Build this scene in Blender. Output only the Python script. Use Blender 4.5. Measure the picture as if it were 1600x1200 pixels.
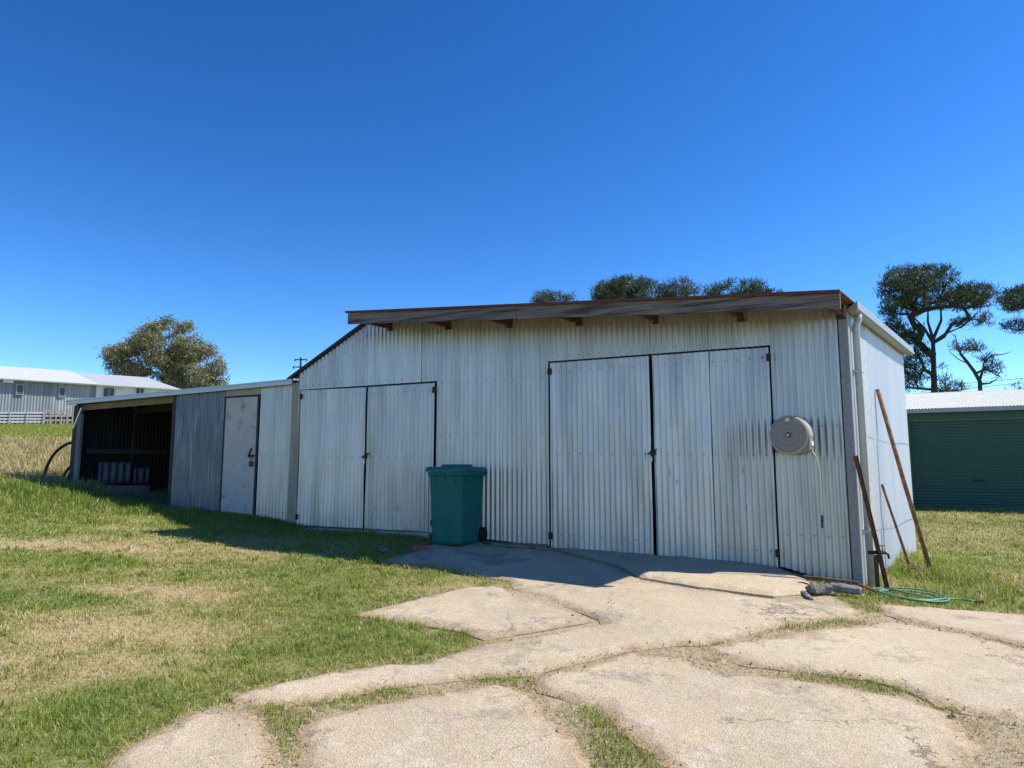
import bpy, bmesh, math, random
import numpy as np
from mathutils import Vector
from mathutils.geometry import delaunay_2d_cdt
R = math.radians
random.seed(7); rng = np.random.default_rng(11)
for o in list(bpy.data.objects): bpy.data.objects.remove(o)
scene = bpy.context.scene; COL = scene.collection

# ------------------------------------------------------------------ camera, sky, sun, exposure
F = 1100.0; PITCH = math.atan(138 / F); EYE = 1.55
cam_d = bpy.data.cameras.new('camera'); cam = bpy.data.objects.new('camera', cam_d); COL.objects.link(cam)
cam_d.sensor_width = 36; cam_d.lens = F / 1600 * 36; cam_d.clip_start = .05; cam_d.clip_end = 3000
cam.location = (0, 0, EYE); cam.rotation_euler = (math.pi / 2 + PITCH, 0, 0)
scene.camera = cam
SUN_EL = R(49.2); SUN_AZ = R(88.3)          # azimuth clockwise from +Y
world = bpy.data.worlds.new('World'); scene.world = world; world.use_nodes = True
wn = world.node_tree; bg = wn.nodes['Background']
sky = wn.nodes.new('ShaderNodeTexSky'); sky.sky_type = 'NISHITA'; sky.sun_disc = False
sky.sun_elevation = SUN_EL; sky.sun_rotation = SUN_AZ
sky.altitude = 900; sky.air_density = 1.0; sky.dust_density = 0.15; sky.ozone_density = 4.0
gm_ = wn.nodes.new('ShaderNodeGamma'); gm_.inputs[1].default_value = 1.4; hs_ = wn.nodes.new('ShaderNodeHueSaturation'); hs_.inputs['Saturation'].default_value = 1.14; hs_.inputs['Hue'].default_value = .502
wn.links.new(sky.outputs[0], gm_.inputs[0]); wn.links.new(gm_.outputs[0], hs_.inputs['Color']); wn.links.new(hs_.outputs[0], bg.inputs[0]); bg.inputs[1].default_value = 0.074
sd = bpy.data.lights.new('sun', 'SUN'); sd.energy = 4.9; sd.angle = R(.53); sd.color = (1, .95, .87)
sun = bpy.data.objects.new('sun', sd); COL.objects.link(sun)
sdir = Vector((math.sin(SUN_AZ) * math.cos(SUN_EL), math.cos(SUN_AZ) * math.cos(SUN_EL), math.sin(SUN_EL)))
sun.rotation_euler = sdir.to_track_quat('Z', 'Y').to_euler()
scene.render.engine = 'CYCLES'
vs = scene.view_settings; vs.view_transform = 'Standard'; vs.look = 'None'; vs.gamma = 1; vs.exposure = 0.55
scene.render.resolution_x = 1024; scene.render.resolution_y = 768

# ------------------------------------------------------------------ helpers: pixel (1600x1200) -> place
FW_ = np.array([0, math.cos(PITCH), math.sin(PITCH)]); UP_ = np.array([0, -math.sin(PITCH), math.cos(PITCH)])
def ray(px, py): return np.array([(px - 800) / F, 0, 0]) + FW_ + UP_ * (600 - py) / F
def at(px, py, Y):                        # point at world depth Y
    r = ray(px, py); t = Y / r[1]; return np.array([r[0] * t, Y, r[2] * t + EYE])
TH = R(25.75); CX, CY = 4.0054, 8.30
U = np.array([-math.cos(TH), math.sin(TH), 0]); N = np.array([-math.sin(TH), -math.cos(TH), 0])
SA = R(37.6); V = np.array([math.sin(SA), math.cos(SA), 0]); VO = np.array([math.cos(SA), -math.sin(SA), 0])
Z3 = np.array([0, 0, 1.0]); C0 = np.array([CX, CY, 0])
def FWp(s, d, z): return C0 + U * s + N * d + Z3 * (z + EYE)      # front wall: s left of corner, d outward, z from eye level
def FV(s, e, z): return C0 + U * s - V * e + Z3 * (z + EYE)        # e metres out along the side-wall direction
def SWp(l, o, z): return C0 + V * l + VO * o + Z3 * (z + EYE)      # side wall: l back from corner, o outward

# ------------------------------------------------------------------ terrain
ctrl = []
def cp(x, y, zrel): ctrl.append((x, y, zrel + EYE))
for s, z in ((-.1, -1.33), (.87, -1.16), (2.38, -1.09), (3.86, -1.06), (5.75, -.96), (7.05, -.955), (8.2, -.93), (9.47, -.79), (10.3, -.76), (11.5, -.68), (14.4, -.37)):
    p_ = FWp(s, 0, 0); cp(p_[0], p_[1], z)
for x, y, z in ((0, 0, -1.56), (-3, 0, -1.5), (3, 0, -1.56), (0, 3.5, -1.5), (3.5, 4, -1.5), (-4.5, 6.2, -1.2), (-6.5, 9.5, -.85),
                (6.5, 8, -1.38), (7, 11, -1.28), (-9.6, 13, -.22), (-11.5, 16, .02), (-15.5, 22, .85), (-11, 22, .8), (-29, 42, 2.5), (-22, 42, 2.5),
                (-42, 58, 3.7), (-30, 62, 4.0), (10.8, 19, -.95), (13.9, 18, -.95), (16, 12, -1.2), (0, 25, -.3), (12, 45, .2), (30, 60, .5), (60, 60, .5),
                (-70, 60, 4.2), (-70, 20, 2.0), (-20, 5, -.6), (-40, 0, 0), (60, 20, -.9), (60, -20, -1.5), (-40, -20, -.6), (0, -20, -1.8), (0, 90, 2.5), (-40, 90, 5), (50, 90, 1.5)):
    cp(x, y, z)
ctrl = np.array(ctrl)
def _tps(r2): return np.where(r2 > 1e-12, .5 * r2 * np.log(np.maximum(r2, 1e-12)), 0)
def _solve():
    n = len(ctrl); d2 = ((ctrl[:, None, :2] - ctrl[None, :, :2]) ** 2).sum(2)
    A = np.zeros((n + 3, n + 3)); A[:n, :n] = _tps(d2) + np.eye(n) * .05
    A[:n, n] = 1; A[:n, n + 1:] = ctrl[:, :2]; A[n, :n] = 1; A[n + 1:, :n] = ctrl[:, :2].T
    return np.linalg.solve(A, np.r_[ctrl[:, 2], 0, 0, 0])
_w = _solve()
def G(x, y):
    x = np.clip(np.asarray(x, float), -75, 65); y = np.clip(np.asarray(y, float), -22, 92)
    sh = x.shape; x = x.ravel(); y = y.ravel(); out = np.empty(len(x)); n = len(ctrl)
    for i in range(0, len(x), 40000):
        a = x[i:i + 40000]; b = y[i:i + 40000]
        d2 = (a[:, None] - ctrl[None, :, 0]) ** 2 + (b[:, None] - ctrl[None, :, 1]) ** 2
        out[i:i + 40000] = _tps(d2) @ _w[:n] + _w[n] + _w[n + 1] * a + _w[n + 2] * b
    return out.reshape(sh)
def g1(x, y): return float(G(np.array([x]), np.array([y]))[0])
def GP(px, py):                           # pixel -> point on the terrain
    r = ray(px, py); t = np.linspace(1.5, 90, 4000); P = t[:, None] * r[None]
    below = (P[:, 2] + EYE) < G(P[:, 0], P[:, 1]); i = int(np.argmax(below)) if below.any() else len(t) - 1
    p = P[i]; return np.array([p[0], p[1], g1(p[0], p[1])])
def h_(ix, iy, seed):
    n = (ix.astype(np.int64) * 374761393 + iy.astype(np.int64) * 668265263 + seed * 974711) & 0x7fffffff
    n = ((n ^ (n >> 13)) * 1274126177) & 0x7fffffff; return ((n ^ (n >> 16)) & 0xffff) / 65535.0
def vn(x, y, sc, seed=0, octv=3):
    v = 0; a = .5; tot = 0
    for k in range(octv):
        X = x / sc; Y = y / sc; ix = np.floor(X); iy = np.floor(Y); fx = X - ix; fy = Y - iy
        fx = fx * fx * (3 - 2 * fx); fy = fy * fy * (3 - 2 * fy)
        c = h_(ix, iy, seed + k), h_(ix + 1, iy, seed + k), h_(ix, iy + 1, seed + k), h_(ix + 1, iy + 1, seed + k)
        v = v + a * ((c[0] * (1 - fx) + c[1] * fx) * (1 - fy) + (c[2] * (1 - fx) + c[3] * fx) * fy); tot += a; a *= .5; sc *= .5
    return v / tot
def inpoly(x, y, poly):
    c = np.zeros(len(x), bool); n = len(poly); j = n - 1
    for i in range(n):
        xi, yi = poly[i]; xj, yj = poly[j]
        if yi != yj: c ^= ((yi > y) != (yj > y)) & (x < (xj - xi) * (y - yi) / (yj - yi) + xi)
        j = i
    return c

# ------------------------------------------------------------------ materials
MATS = {}
def mat(name, base, rough=.8, metal=0, var=.15, vscale=4., bump=0., bscale=60., col2=None, c2scale=3., c2lo=.45, c2hi=.7, stretch=(1, 1, 1), objvar=0., spec=.5, coord='Object', detail=6, bdist=.01):
    m = bpy.data.materials.new(name); m.use_nodes = True; nt = m.node_tree; b = nt.nodes['Principled BSDF']; L = nt.links
    b.inputs['Roughness'].default_value = rough; b.inputs['Metallic'].default_value = metal; b.inputs['Specular IOR Level'].default_value = spec
    tc = nt.nodes.new('ShaderNodeTexCoord'); mp = nt.nodes.new('ShaderNodeMapping'); mp.inputs['Scale'].default_value = stretch
    L.new(tc.outputs[coord], mp.inputs[0])
    def noise(sc, det=detail):
        n = nt.nodes.new('ShaderNodeTexNoise'); n.inputs['Scale'].default_value = sc; n.inputs['Detail'].default_value = det; n.inputs['Roughness'].default_value = .62
        L.new(mp.outputs[0], n.inputs['Vector']); return n
    n1 = noise(vscale)
    hsv = nt.nodes.new('ShaderNodeHueSaturation'); hsv.inputs['Color'].default_value = (*base, 1)
    mr = nt.nodes.new('ShaderNodeMapRange'); mr.inputs['From Min'].default_value = .3; mr.inputs['From Max'].default_value = .7
    mr.inputs['To Min'].default_value = 1 - var; mr.inputs['To Max'].default_value = 1 + var; L.new(n1.outputs['Fac'], mr.inputs['Value'])
    val = mr.outputs[0]
    if objvar:
        oi = nt.nodes.new('ShaderNodeObjectInfo'); m2 = nt.nodes.new('ShaderNodeMapRange'); m2.inputs['To Min'].default_value = 1 - objvar; m2.inputs['To Max'].default_value = 1 + objvar
        L.new(oi.outputs['Random'], m2.inputs['Value']); mu = nt.nodes.new('ShaderNodeMath'); mu.operation = 'MULTIPLY'
        L.new(val, mu.inputs[0]); L.new(m2.outputs[0], mu.inputs[1]); val = mu.outputs[0]
    src = None
    if col2 is not None:
        n2 = noise(c2scale); cr = nt.nodes.new('ShaderNodeMapRange'); cr.inputs['From Min'].default_value = c2lo; cr.inputs['From Max'].default_value = c2hi
        L.new(n2.outputs['Fac'], cr.inputs['Value']); mx = nt.nodes.new('ShaderNodeMix'); mx.data_type = 'RGBA'
        mx.inputs[6].default_value = (*base, 1); mx.inputs[7].default_value = (*col2, 1); L.new(cr.outputs[0], mx.inputs[0]); L.new(mx.outputs[2], hsv.inputs['Color'])
    L.new(val, hsv.inputs['Value']); L.new(hsv.outputs[0], b.inputs['Base Color'])
    if bump:
        n3 = noise(bscale, 4); bp = nt.nodes.new('ShaderNodeBump'); bp.inputs['Strength'].default_value = bump; bp.inputs['Distance'].default_value = bdist
        L.new(n3.outputs['Fac'], bp.inputs['Height']); L.new(bp.outputs[0], b.inputs['Normal'])
    MATS[name] = m; return m
mat('galv', (.49, .49, .48), .36, .6, .15, 4., stretch=(1, 1, .10), objvar=.10, col2=(.38, .38, .365), c2scale=7, c2lo=.5, c2hi=.72, bump=.05, bscale=90)
mat('galv_door', (.50, .505, .505), .36, .6, .14, 5., stretch=(1, 1, .12), objvar=.09, col2=(.385, .39, .38), c2scale=4, c2lo=.5, c2hi=.68, bump=.06, bscale=90)
mat('galv_dark', (.13, .155, .18), .42, .6, .3, 13., stretch=(1, 1, .10), objvar=.12, col2=(.24, .265, .27), c2scale=14, c2lo=.5, c2hi=.7)
mat('bay_iron_shaded', (.012, .011, .010), .9, .1, .4, 6., stretch=(1, 1, .3))  # near-black base puts the open bay's shade into the iron's colour
mat('bay_offcut', (.085, .10, .12), .6, .3, .3, 9.)  # darkened base, the bay's dimness put into the offcuts' colour
mat('hinge', (.05, .03, .022), .8, .2, .3, 18.)
mat('galv_tan', (.36, .33, .25), .7, .1, .15, 4., stretch=(1, 1, .2))
mat('side_wall', (.62, .64, .66), .5, .3, .06, 2., stretch=(1, 1, .15), objvar=.02)
mat('spangle', (.50, .50, .48), .55, .3, .3, 60., col2=(.25, .25, .24), c2scale=45, c2lo=.5, c2hi=.62)
mat('flashing', (.20, .215, .225), .55, .4, .12, 30., col2=(.3, .31, .32), c2scale=40)
mat('gutter', (.36, .36, .34), .45, .3, .06, 5.)
mat('downpipe', (.42, .46, .47), .45, .3, .1, 5., stretch=(1, 1, .2))
mat('roof_rust', (.12, .038, .028), .8, .1, .3, 12.)
mat('fascia', (.155, .135, .12), .9, 0, .5, 5., stretch=(.3, .3, 8), col2=(.055, .032, .028), c2scale=4, c2lo=.48, c2hi=.62, bump=.5, bscale=16, objvar=.05)
mat('purlin', (.10, .028, .018), .75, 0, .25, 8.)
mat('dark_timber', (.045, .038, .032), .9, 0, .3, 8.)
mat('beam', (.20, .15, .08), .9, 0, .3, 8.)
mat('grey_timber', (.17, .165, .155), .95, 0, .4, 9., stretch=(1, 1, .12), bump=.4, bscale=40)
mat('rust', (.13, .045, .022), .85, .1, .4, 18., col2=(.06, .028, .02), c2scale=14, bump=.2, bscale=90)
mat('rust_pale', (.24, .13, .07), .85, .1, .4, 18., col2=(.12, .05, .03), c2scale=14)
mat('black_iron', (.018, .016, .016), .6, .3, .3, 20.)
mat('screw', (.03, .028, .028), .6, .3, .1, 5.)
mat('lt_trim', (.46, .50, .53), .5, .3, .06, 5.)
mat('pink_door', (.46, .42, .395), .75, 0, .08, 5., col2=(.24, .225, .21), c2scale=6, c2lo=.58, c2hi=.68, bump=.05)
mat('brass', (.25, .18, .07), .4, .8, .2, 20.)
mat('steel', (.4, .4, .4), .35, .8, .1, 20.)
mat('bin_body', (.003, .12, .108), .5, 0, .1, 6., col2=(.008, .14, .115), c2scale=4, spec=.25)
mat('bin_lid', (.005, .135, .14), .45, 0, .08, 6., spec=.3)
mat('rubber', (.012, .012, .013), .8, 0, .2, 10.)
mat('brick', (.22, .085, .06), .9, 0, .25, 30., bump=.4, bscale=80)
mat('reel_plastic', (.215, .20, .175), .5, 0, .06, 8.)
mat('reel_rim', (.36, .33, .275), .5, 0, .05, 8.)
mat('cream_hose', (.55, .50, .36), .5, 0, .05, 8.)
mat('label_white', (.7, .7, .68), .5, 0, .05, 8.)
mat('green_hose', (.07, .27, .15), .45, 0, .1, 8.)
mat('garage_green', (.034, .105, .072), .5, .1, .06, 4.)
mat('garage_door', (.045, .115, .08), .5, .1, .06, 3., stretch=(1, 1, 4))
mat('zinc_roof', (.68, .68, .67), .5, .1, .05, 3.)
mat('pale_concrete', (.42, .39, .33), .95, 0, .15, 6.)
mat('barn_wall', (.25, .28, .29), .6, .2, .35, 2.5, stretch=(1, 1, .06), objvar=.12)
mat('barn_white', (.66, .70, .72), .6, .1, .05, 2.)
mat('barn_roof', (.52, .53, .54), .5, .1, .05, 1.)
mat('barn_roof_grey', (.38, .40, .405), .6, .1, .06, 1.)
mat('window_dark', (.05, .052, .06), .3, 0, .2, 3.)
mat('white_paint', (.72, .73, .72), .6, 0, .08, 8.)
mat('fence_timber', (.27, .235, .2), .95, 0, .35, 9.)
mat('pine_bark', (.045, .036, .03), .95, 0, .35, 3.)
mat('gum_bark', (.42, .36, .29), .9, 0, .3, 2., col2=(.2, .16, .12), c2scale=1.2)
mat('wire', (.05, .05, .055), .6)
mat('stone', (.15, .135, .12), .95, 0, .35, 14., bump=.4, bscale=40)

def leaf_mat(name, c1, c2, trans=.25):
    m = bpy.data.materials.new(name); m.use_nodes = True; nt = m.node_tree; L = nt.links; b = nt.nodes['Principled BSDF']; out = nt.nodes['Material Output']
    a = nt.nodes.new('ShaderNodeAttribute'); a.attribute_name = 'tint'
    mx = nt.nodes.new('ShaderNodeMix'); mx.data_type = 'RGBA'; mx.inputs[6].default_value = (*c1, 1); mx.inputs[7].default_value = (*c2, 1)
    L.new(a.outputs['Fac'], mx.inputs[0]); L.new(mx.outputs[2], b.inputs['Base Color']); b.inputs['Roughness'].default_value = .6; b.inputs['Specular IOR Level'].default_value = .3
    t = nt.nodes.new('ShaderNodeBsdfTranslucent'); L.new(mx.outputs[2], t.inputs['Color']); ms = nt.nodes.new('ShaderNodeMixShader'); ms.inputs[0].default_value = trans
    L.new(b.outputs[0], ms.inputs[1]); L.new(t.outputs[0], ms.inputs[2]); L.new(ms.outputs[0], out.inputs['Surface'])
    MATS[name] = m; return m
leaf_mat('pine_leaf', (.022, .042, .013), (.078, .112, .03), .15)
leaf_mat('pine_leaf_pale', (.04, .058, .02), (.10, .115, .045), .15)
leaf_mat('gum_leaf', (.10, .125, .05), (.30, .265, .12), .3)

def grass_mat():
    m = bpy.data.materials.new('grass'); m.use_nodes = True; nt = m.node_tree; L = nt.links; b = nt.nodes['Principled BSDF']; out = nt.nodes['Material Output']
    a = nt.nodes.new('ShaderNodeAttribute'); a.attribute_name = 'Col'
    L.new(a.outputs['Color'], b.inputs['Base Color']); b.inputs['Roughness'].default_value = .55; b.inputs['Specular IOR Level'].default_value = .25
    t = nt.nodes.new('ShaderNodeBsdfTranslucent'); L.new(a.outputs['Color'], t.inputs['Color']); ms = nt.nodes.new('ShaderNodeMixShader'); ms.inputs[0].default_value = .38
    L.new(b.outputs[0], ms.inputs[1]); L.new(t.outputs[0], ms.inputs[2]); L.new(ms.outputs[0], out.inputs['Surface']); MATS['grass'] = m
grass_mat()
def ground_mat():
    m = bpy.data.materials.new('soil'); m.use_nodes = True; nt = m.node_tree; L = nt.links; b = nt.nodes['Principled BSDF']
    b.inputs['Roughness'].default_value = .95; b.inputs['Specular IOR Level'].default_value = .1
    a = nt.nodes.new('ShaderNodeAttribute'); a.attribute_name = 'Col'
    tc = nt.nodes.new('ShaderNodeTexCoord'); n = nt.nodes.new('ShaderNodeTexNoise'); n.inputs['Scale'].default_value = 28; n.inputs['Detail'].default_value = 8; n.inputs['Roughness'].default_value = .75
    L.new(tc.outputs['Object'], n.inputs['Vector']); mr = nt.nodes.new('ShaderNodeMapRange'); mr.inputs['From Min'].default_value = .3; mr.inputs['From Max'].default_value = .7
    mr.inputs['To Min'].default_value = .6; mr.inputs['To Max'].default_value = 1.35; L.new(n.outputs['Fac'], mr.inputs['Value'])
    h = nt.nodes.new('ShaderNodeHueSaturation'); L.new(a.outputs['Color'], h.inputs['Color']); L.new(mr.outputs[0], h.inputs['Value']); L.new(h.outputs[0], b.inputs['Base Color'])
    bp = nt.nodes.new('ShaderNodeBump'); bp.inputs['Strength'].default_value = .6; bp.inputs['Distance'].default_value = .02; L.new(n.outputs['Fac'], bp.inputs['Height']); L.new(bp.outputs[0], b.inputs['Normal'])
    MATS['soil'] = m
ground_mat()
def concrete_mat():
    m = bpy.data.materials.new('concrete'); m.use_nodes = True; nt = m.node_tree; L = nt.links; b = nt.nodes['Principled BSDF']
    b.inputs['Roughness'].default_value = .92; b.inputs['Specular IOR Level'].default_value = .2
    tc = nt.nodes.new('ShaderNodeTexCoord')
    def noise(sc, det=6, ro=.6):
        n = nt.nodes.new('ShaderNodeTexNoise'); n.inputs['Scale'].default_value = sc; n.inputs['Detail'].default_value = det; n.inputs['Roughness'].default_value = ro
        L.new(tc.outputs['Object'], n.inputs['Vector']); return n.outputs['Fac']
    def rng_(v, a, b_, c=0., d=1.):
        r = nt.nodes.new('ShaderNodeMapRange'); r.inputs[1].default_value = a; r.inputs[2].default_value = b_; r.inputs[3].default_value = c; r.inputs[4].default_value = d; L.new(v, r.inputs[0]); return r.outputs[0]
    def mix(f, A, B):
        x = nt.nodes.new('ShaderNodeMix'); x.data_type = 'RGBA'
        if isinstance(A, tuple): x.inputs[6].default_value = (*A, 1)
        else: L.new(A, x.inputs[6])
        if isinstance(B, tuple): x.inputs[7].default_value = (*B, 1)
        else: L.new(B, x.inputs[7])
        L.new(f, x.inputs[0]); return x.outputs[2]
    c = mix(rng_(noise(.9, 5), .35, .68), (.50, .395, .265), (.40, .325, .225))
    c = mix(rng_(noise(2.6, 8, .7), .52, .72), c, (.48, .42, .325))
    c = mix(rng_(noise(5.5, 8, .75), .60, .74, 0, .6), c, (.19, .16, .12))
    dt = nt.nodes.new('ShaderNodeAttribute'); dt.attribute_name = 'dirt'; dm_ = nt.nodes.new('ShaderNodeMath'); dm_.operation = 'MULTIPLY'; L.new(dt.outputs['Fac'], dm_.inputs[0]); L.new(rng_(noise(9, 8, .75), .32, .6, .1, 1.), dm_.inputs[1])
    c = mix(rng_(noise(.55, 6, .65), .48, .6, 0, .85), c, (.54, .44, .295))
    c = mix(rng_(noise(1.1, 9, .8), .53, .62, 0, .8), c, (.25, .215, .165))
    c = mix(rng_(noise(3.3, 9, .8), .55, .63, 0, .7), c, (.54, .475, .37))
    vc = nt.nodes.new('ShaderNodeTexVoronoi'); vc.feature = 'DISTANCE_TO_EDGE'; vc.inputs['Scale'].default_value = .75
    wv = nt.nodes.new('ShaderNodeTexNoise'); wv.inputs['Scale'].default_value = 2.2; wv.inputs['Detail'].default_value = 7; wv.inputs['Roughness'].default_value = .65; L.new(tc.outputs['Object'], wv.inputs['Vector'])
    vm = nt.nodes.new('ShaderNodeVectorMath'); vm.operation = 'MULTIPLY_ADD'; vm.inputs[1].default_value = (1.1, 1.1, 0); L.new(wv.outputs['Color'], vm.inputs[0]); L.new(tc.outputs['Object'], vm.inputs[2]); L.new(vm.outputs[0], vc.inputs['Vector'])
    ck = nt.nodes.new('ShaderNodeMath'); ck.operation = 'MULTIPLY'; L.new(rng_(vc.outputs['Distance'], .001, .007, 1, 0), ck.inputs[0]); L.new(rng_(noise(.8, 3), .50, .56), ck.inputs[1])
    c = mix(rng_(ck.outputs[0], 0, 1, 0, .75), c, (.15, .115, .08))
    c = mix(rng_(noise(14, 8, .8), .60, .72, 0, .75), c, (.17, .14, .105))
    c = mix(dm_.outputs[0], c, (.30, .205, .12))
    v = nt.nodes.new('ShaderNodeTexVoronoi'); v.inputs['Scale'].default_value = 110; L.new(tc.outputs['Object'], v.inputs['Vector'])
    sp = nt.nodes.new('ShaderNodeSeparateColor'); L.new(v.outputs['Color'], sp.inputs[0])
    agg = rng_(sp.outputs[0], 0, 1, .80, 1.18); grit = rng_(noise(130, 3, .8), .3, .7, .84, 1.14)
    mu = nt.nodes.new('ShaderNodeMath'); mu.operation = 'MULTIPLY'; L.new(agg, mu.inputs[0]); L.new(grit, mu.inputs[1])
    h = nt.nodes.new('ShaderNodeHueSaturation'); L.new(c, h.inputs['Color']); L.new(mu.outputs[0], h.inputs['Value']); L.new(h.outputs[0], b.inputs['Base Color'])
    sb = nt.nodes.new('ShaderNodeMath'); sb.operation = 'SUBTRACT'; L.new(noise(16, 9, .8), sb.inputs[0]); L.new(ck.outputs[0], sb.inputs[1]); ad = nt.nodes.new('ShaderNodeMath'); ad.operation = 'ADD'; L.new(sb.outputs[0], ad.inputs[0])
    m3 = nt.nodes.new('ShaderNodeMath'); m3.operation = 'MULTIPLY'; m3.inputs[1].default_value = .5; L.new(v.outputs['Distance'], m3.inputs[0]); L.new(m3.outputs[0], ad.inputs[1])
    bp = nt.nodes.new('ShaderNodeBump'); bp.inputs['Strength'].default_value = .6; bp.inputs['Distance'].default_value = .014; L.new(ad.outputs[0], bp.inputs['Height']); L.new(bp.outputs[0], b.inputs['Normal'])
    MATS['concrete'] = m
concrete_mat()

# ------------------------------------------------------------------ mesh helpers
class MB:
    def __init__(s): s.v = []; s.f = []
    def add(s, vs, fs):
        k = len(s.v); s.v += [tuple(map(float, p)) for p in vs]; s.f += [tuple(i + k for i in f) for f in fs]; return s
    def hexa(s, P):     # 8 corners: bottom 4 ccw then top 4
        return s.add(P, [(3, 2, 1, 0), (4, 5, 6, 7), (0, 1, 5, 4), (1, 2, 6, 5), (2, 3, 7, 6), (3, 0, 4, 7)])
    def box(s, o, a, b, c):  # origin + three edge vectors
        o, a, b, c = map(np.asarray, (o, a, b, c)); return s.hexa([o, o + a, o + a + b, o + b, o + c, o + a + c, o + a + b + c, o + b + c])
    def bar(s, p, q, w, h, up=(0, 0, 1)):   # rectangular bar p->q, centred
        p = np.asarray(p, float); q = np.asarray(q, float); d = q - p; d = d / np.linalg.norm(d); up = np.asarray(up, float)
        a = np.cross(d, up); a = a / np.linalg.norm(a); b = np.cross(a, d)
        return s.box(p - a * w / 2 - b * h / 2, a * w, q - p, b * h)
    def tube(s, path, r, n=8, cap=True):
        path = [np.asarray(p, float) for p in path]; rs = r if hasattr(r, '__len__') else [r] * len(path); vs = []; fs = []; ref = None
        for i, p in enumerate(path):
            d = path[min(i + 1, len(path) - 1)] - path[max(i - 1, 0)]; d = d / (np.linalg.norm(d) + 1e-9)
            if ref is None: ref = np.array([0, 0, 1.]) if abs(d[2]) < .9 else np.array([1., 0, 0])
            a = np.cross(d, ref); a /= np.linalg.norm(a) + 1e-9; b = np.cross(a, d); ref = b
            for k in range(n):
                t = 2 * math.pi * k / n; vs.append(p + (a * math.cos(t) + b * math.sin(t)) * rs[i])
        for i in range(len(path) - 1):
            for k in range(n): fs.append((i * n + k, i * n + (k + 1) % n, (i + 1) * n + (k + 1) % n, (i + 1) * n + k))
        if cap: fs.append(tuple(range(n))[::-1]); fs.append(tuple((len(path) - 1) * n + k for k in range(n)))
        return s.add(vs, fs)
    def build(s, name, m, parent=None, smooth=False, bevel=0):
        me = bpy.data.meshes.new(name); loc = np.array(parent_loc(parent)) if parent else (np.array(s.v).mean(0) if len(s.v) else np.zeros(3))
        if parent is None: loc[2] = min(p[2] for p in s.v)
        me.from_pydata([tuple(np.array(p) - loc) for p in s.v], [], s.f); me.materials.append(MATS[m]); me.update()
        if smooth: me.polygons.foreach_set('use_smooth', [True] * len(me.polygons))
        o = bpy.data.objects.new(name, me); COL.objects.link(o)
        if parent: o.parent = parent
        else: o.location = loc
        if bevel:
            bm = bmesh.new(); bm.from_mesh(me); bmesh.ops.recalc_face_normals(bm, faces=bm.faces); bm.to_mesh(me); bm.free()
            md = o.modifiers.new('bevel', 'BEVEL'); md.width = bevel; md.segments = 2; md.limit_method = 'ANGLE'
        return o
def parent_loc(o):
    l = np.zeros(3)
    while o is not None: l += np.array(o.location); o = o.parent
    return l
def tag(o, label=None, cat=None, group=None, kind=None):
    for k, v in (('label', label), ('category', cat), ('group', group), ('kind', kind)):
        if v: o[k] = v
    return o
def thing(name, loc, label, cat, group=None):
    o = bpy.data.objects.new(name, None); COL.objects.link(o); o.location = tuple(map(float, loc)); o.empty_display_size = .2
    return tag(o, label, cat, group)
PITCH_C = .0762
def corr(a, up, n, P0, width, zb, zt, amp=.0125, seg=8, rows=5, wob=.004, seed=0, phase=0., pitch=PITCH_C):
    """corrugated sheet: P0 + a*x + up*(zb..zt) + n*wave ; zb/zt numbers or functions of x"""
    a, up, n, P0 = map(np.asarray, (a, up, n, P0)); r = random.Random(seed)
    nc = max(2, int(round(width / pitch * seg))); fb = zb if callable(zb) else (lambda x: zb); ft = zt if callable(zt) else (lambda x: zt)
    k1, k2, k3 = r.uniform(1, 3), r.uniform(1, 3), r.uniform(0, 6); vs = []; fs = []
    for j in range(rows + 1):
        for i in range(nc + 1):
            x = width * i / nc; b = fb(x); t = ft(x); z = b + (t - b) * j / rows
            w = amp * math.sin(2 * math.pi * (x / pitch) + phase) + wob * math.sin(k1 * x * 3 + k3) * math.sin(k2 * z * 2 + k3)
            vs.append(P0 + a * x + up * z + n * w)
    for j in range(rows):
        for i in range(nc): q = j * (nc + 1) + i; fs.append((q, q + 1, q + nc + 2, q + nc + 1))
    return MB().add(vs, fs)

# ------------------------------------------------------------------ concrete slabs (outlines on the terrain)
def poly_from_px(pts, step=.035, jit=.018, seed=1, grow=0.):
    P = [GP(*q)[:2] for q in pts]; area = sum(P[i][0] * P[(i + 1) % len(P)][1] - P[(i + 1) % len(P)][0] * P[i][1] for i in range(len(P))); sg = 1 if area > 0 else -1; Q = []
    for i in range(len(P)):
        t = P[(i + 1) % len(P)] - P[i - 1]; t = t / np.linalg.norm(t); Q.append(P[i] + np.array([t[1], -t[0]]) * sg * grow)
    P = Q; out = []; r = random.Random(seed)
    for i in range(len(P)):
        a = P[i]; b = P[(i + 1) % len(P)]; L = np.linalg.norm(b - a); n = max(1, int(L / step))
        for k in range(n):
            q = a + (b - a) * k / n; w = np.array([vn(q[:1], q[1:], .3, 40 + seed, 5)[0] - .5, vn(q[:1], q[1:], .3, 60 + seed, 5)[0] - .5]) * jit * 9; out.append((q[0] + w[0] + r.uniform(-jit, jit) * .9, q[1] + w[1] + r.uniform(-jit, jit) * .9))
    return out
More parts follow.
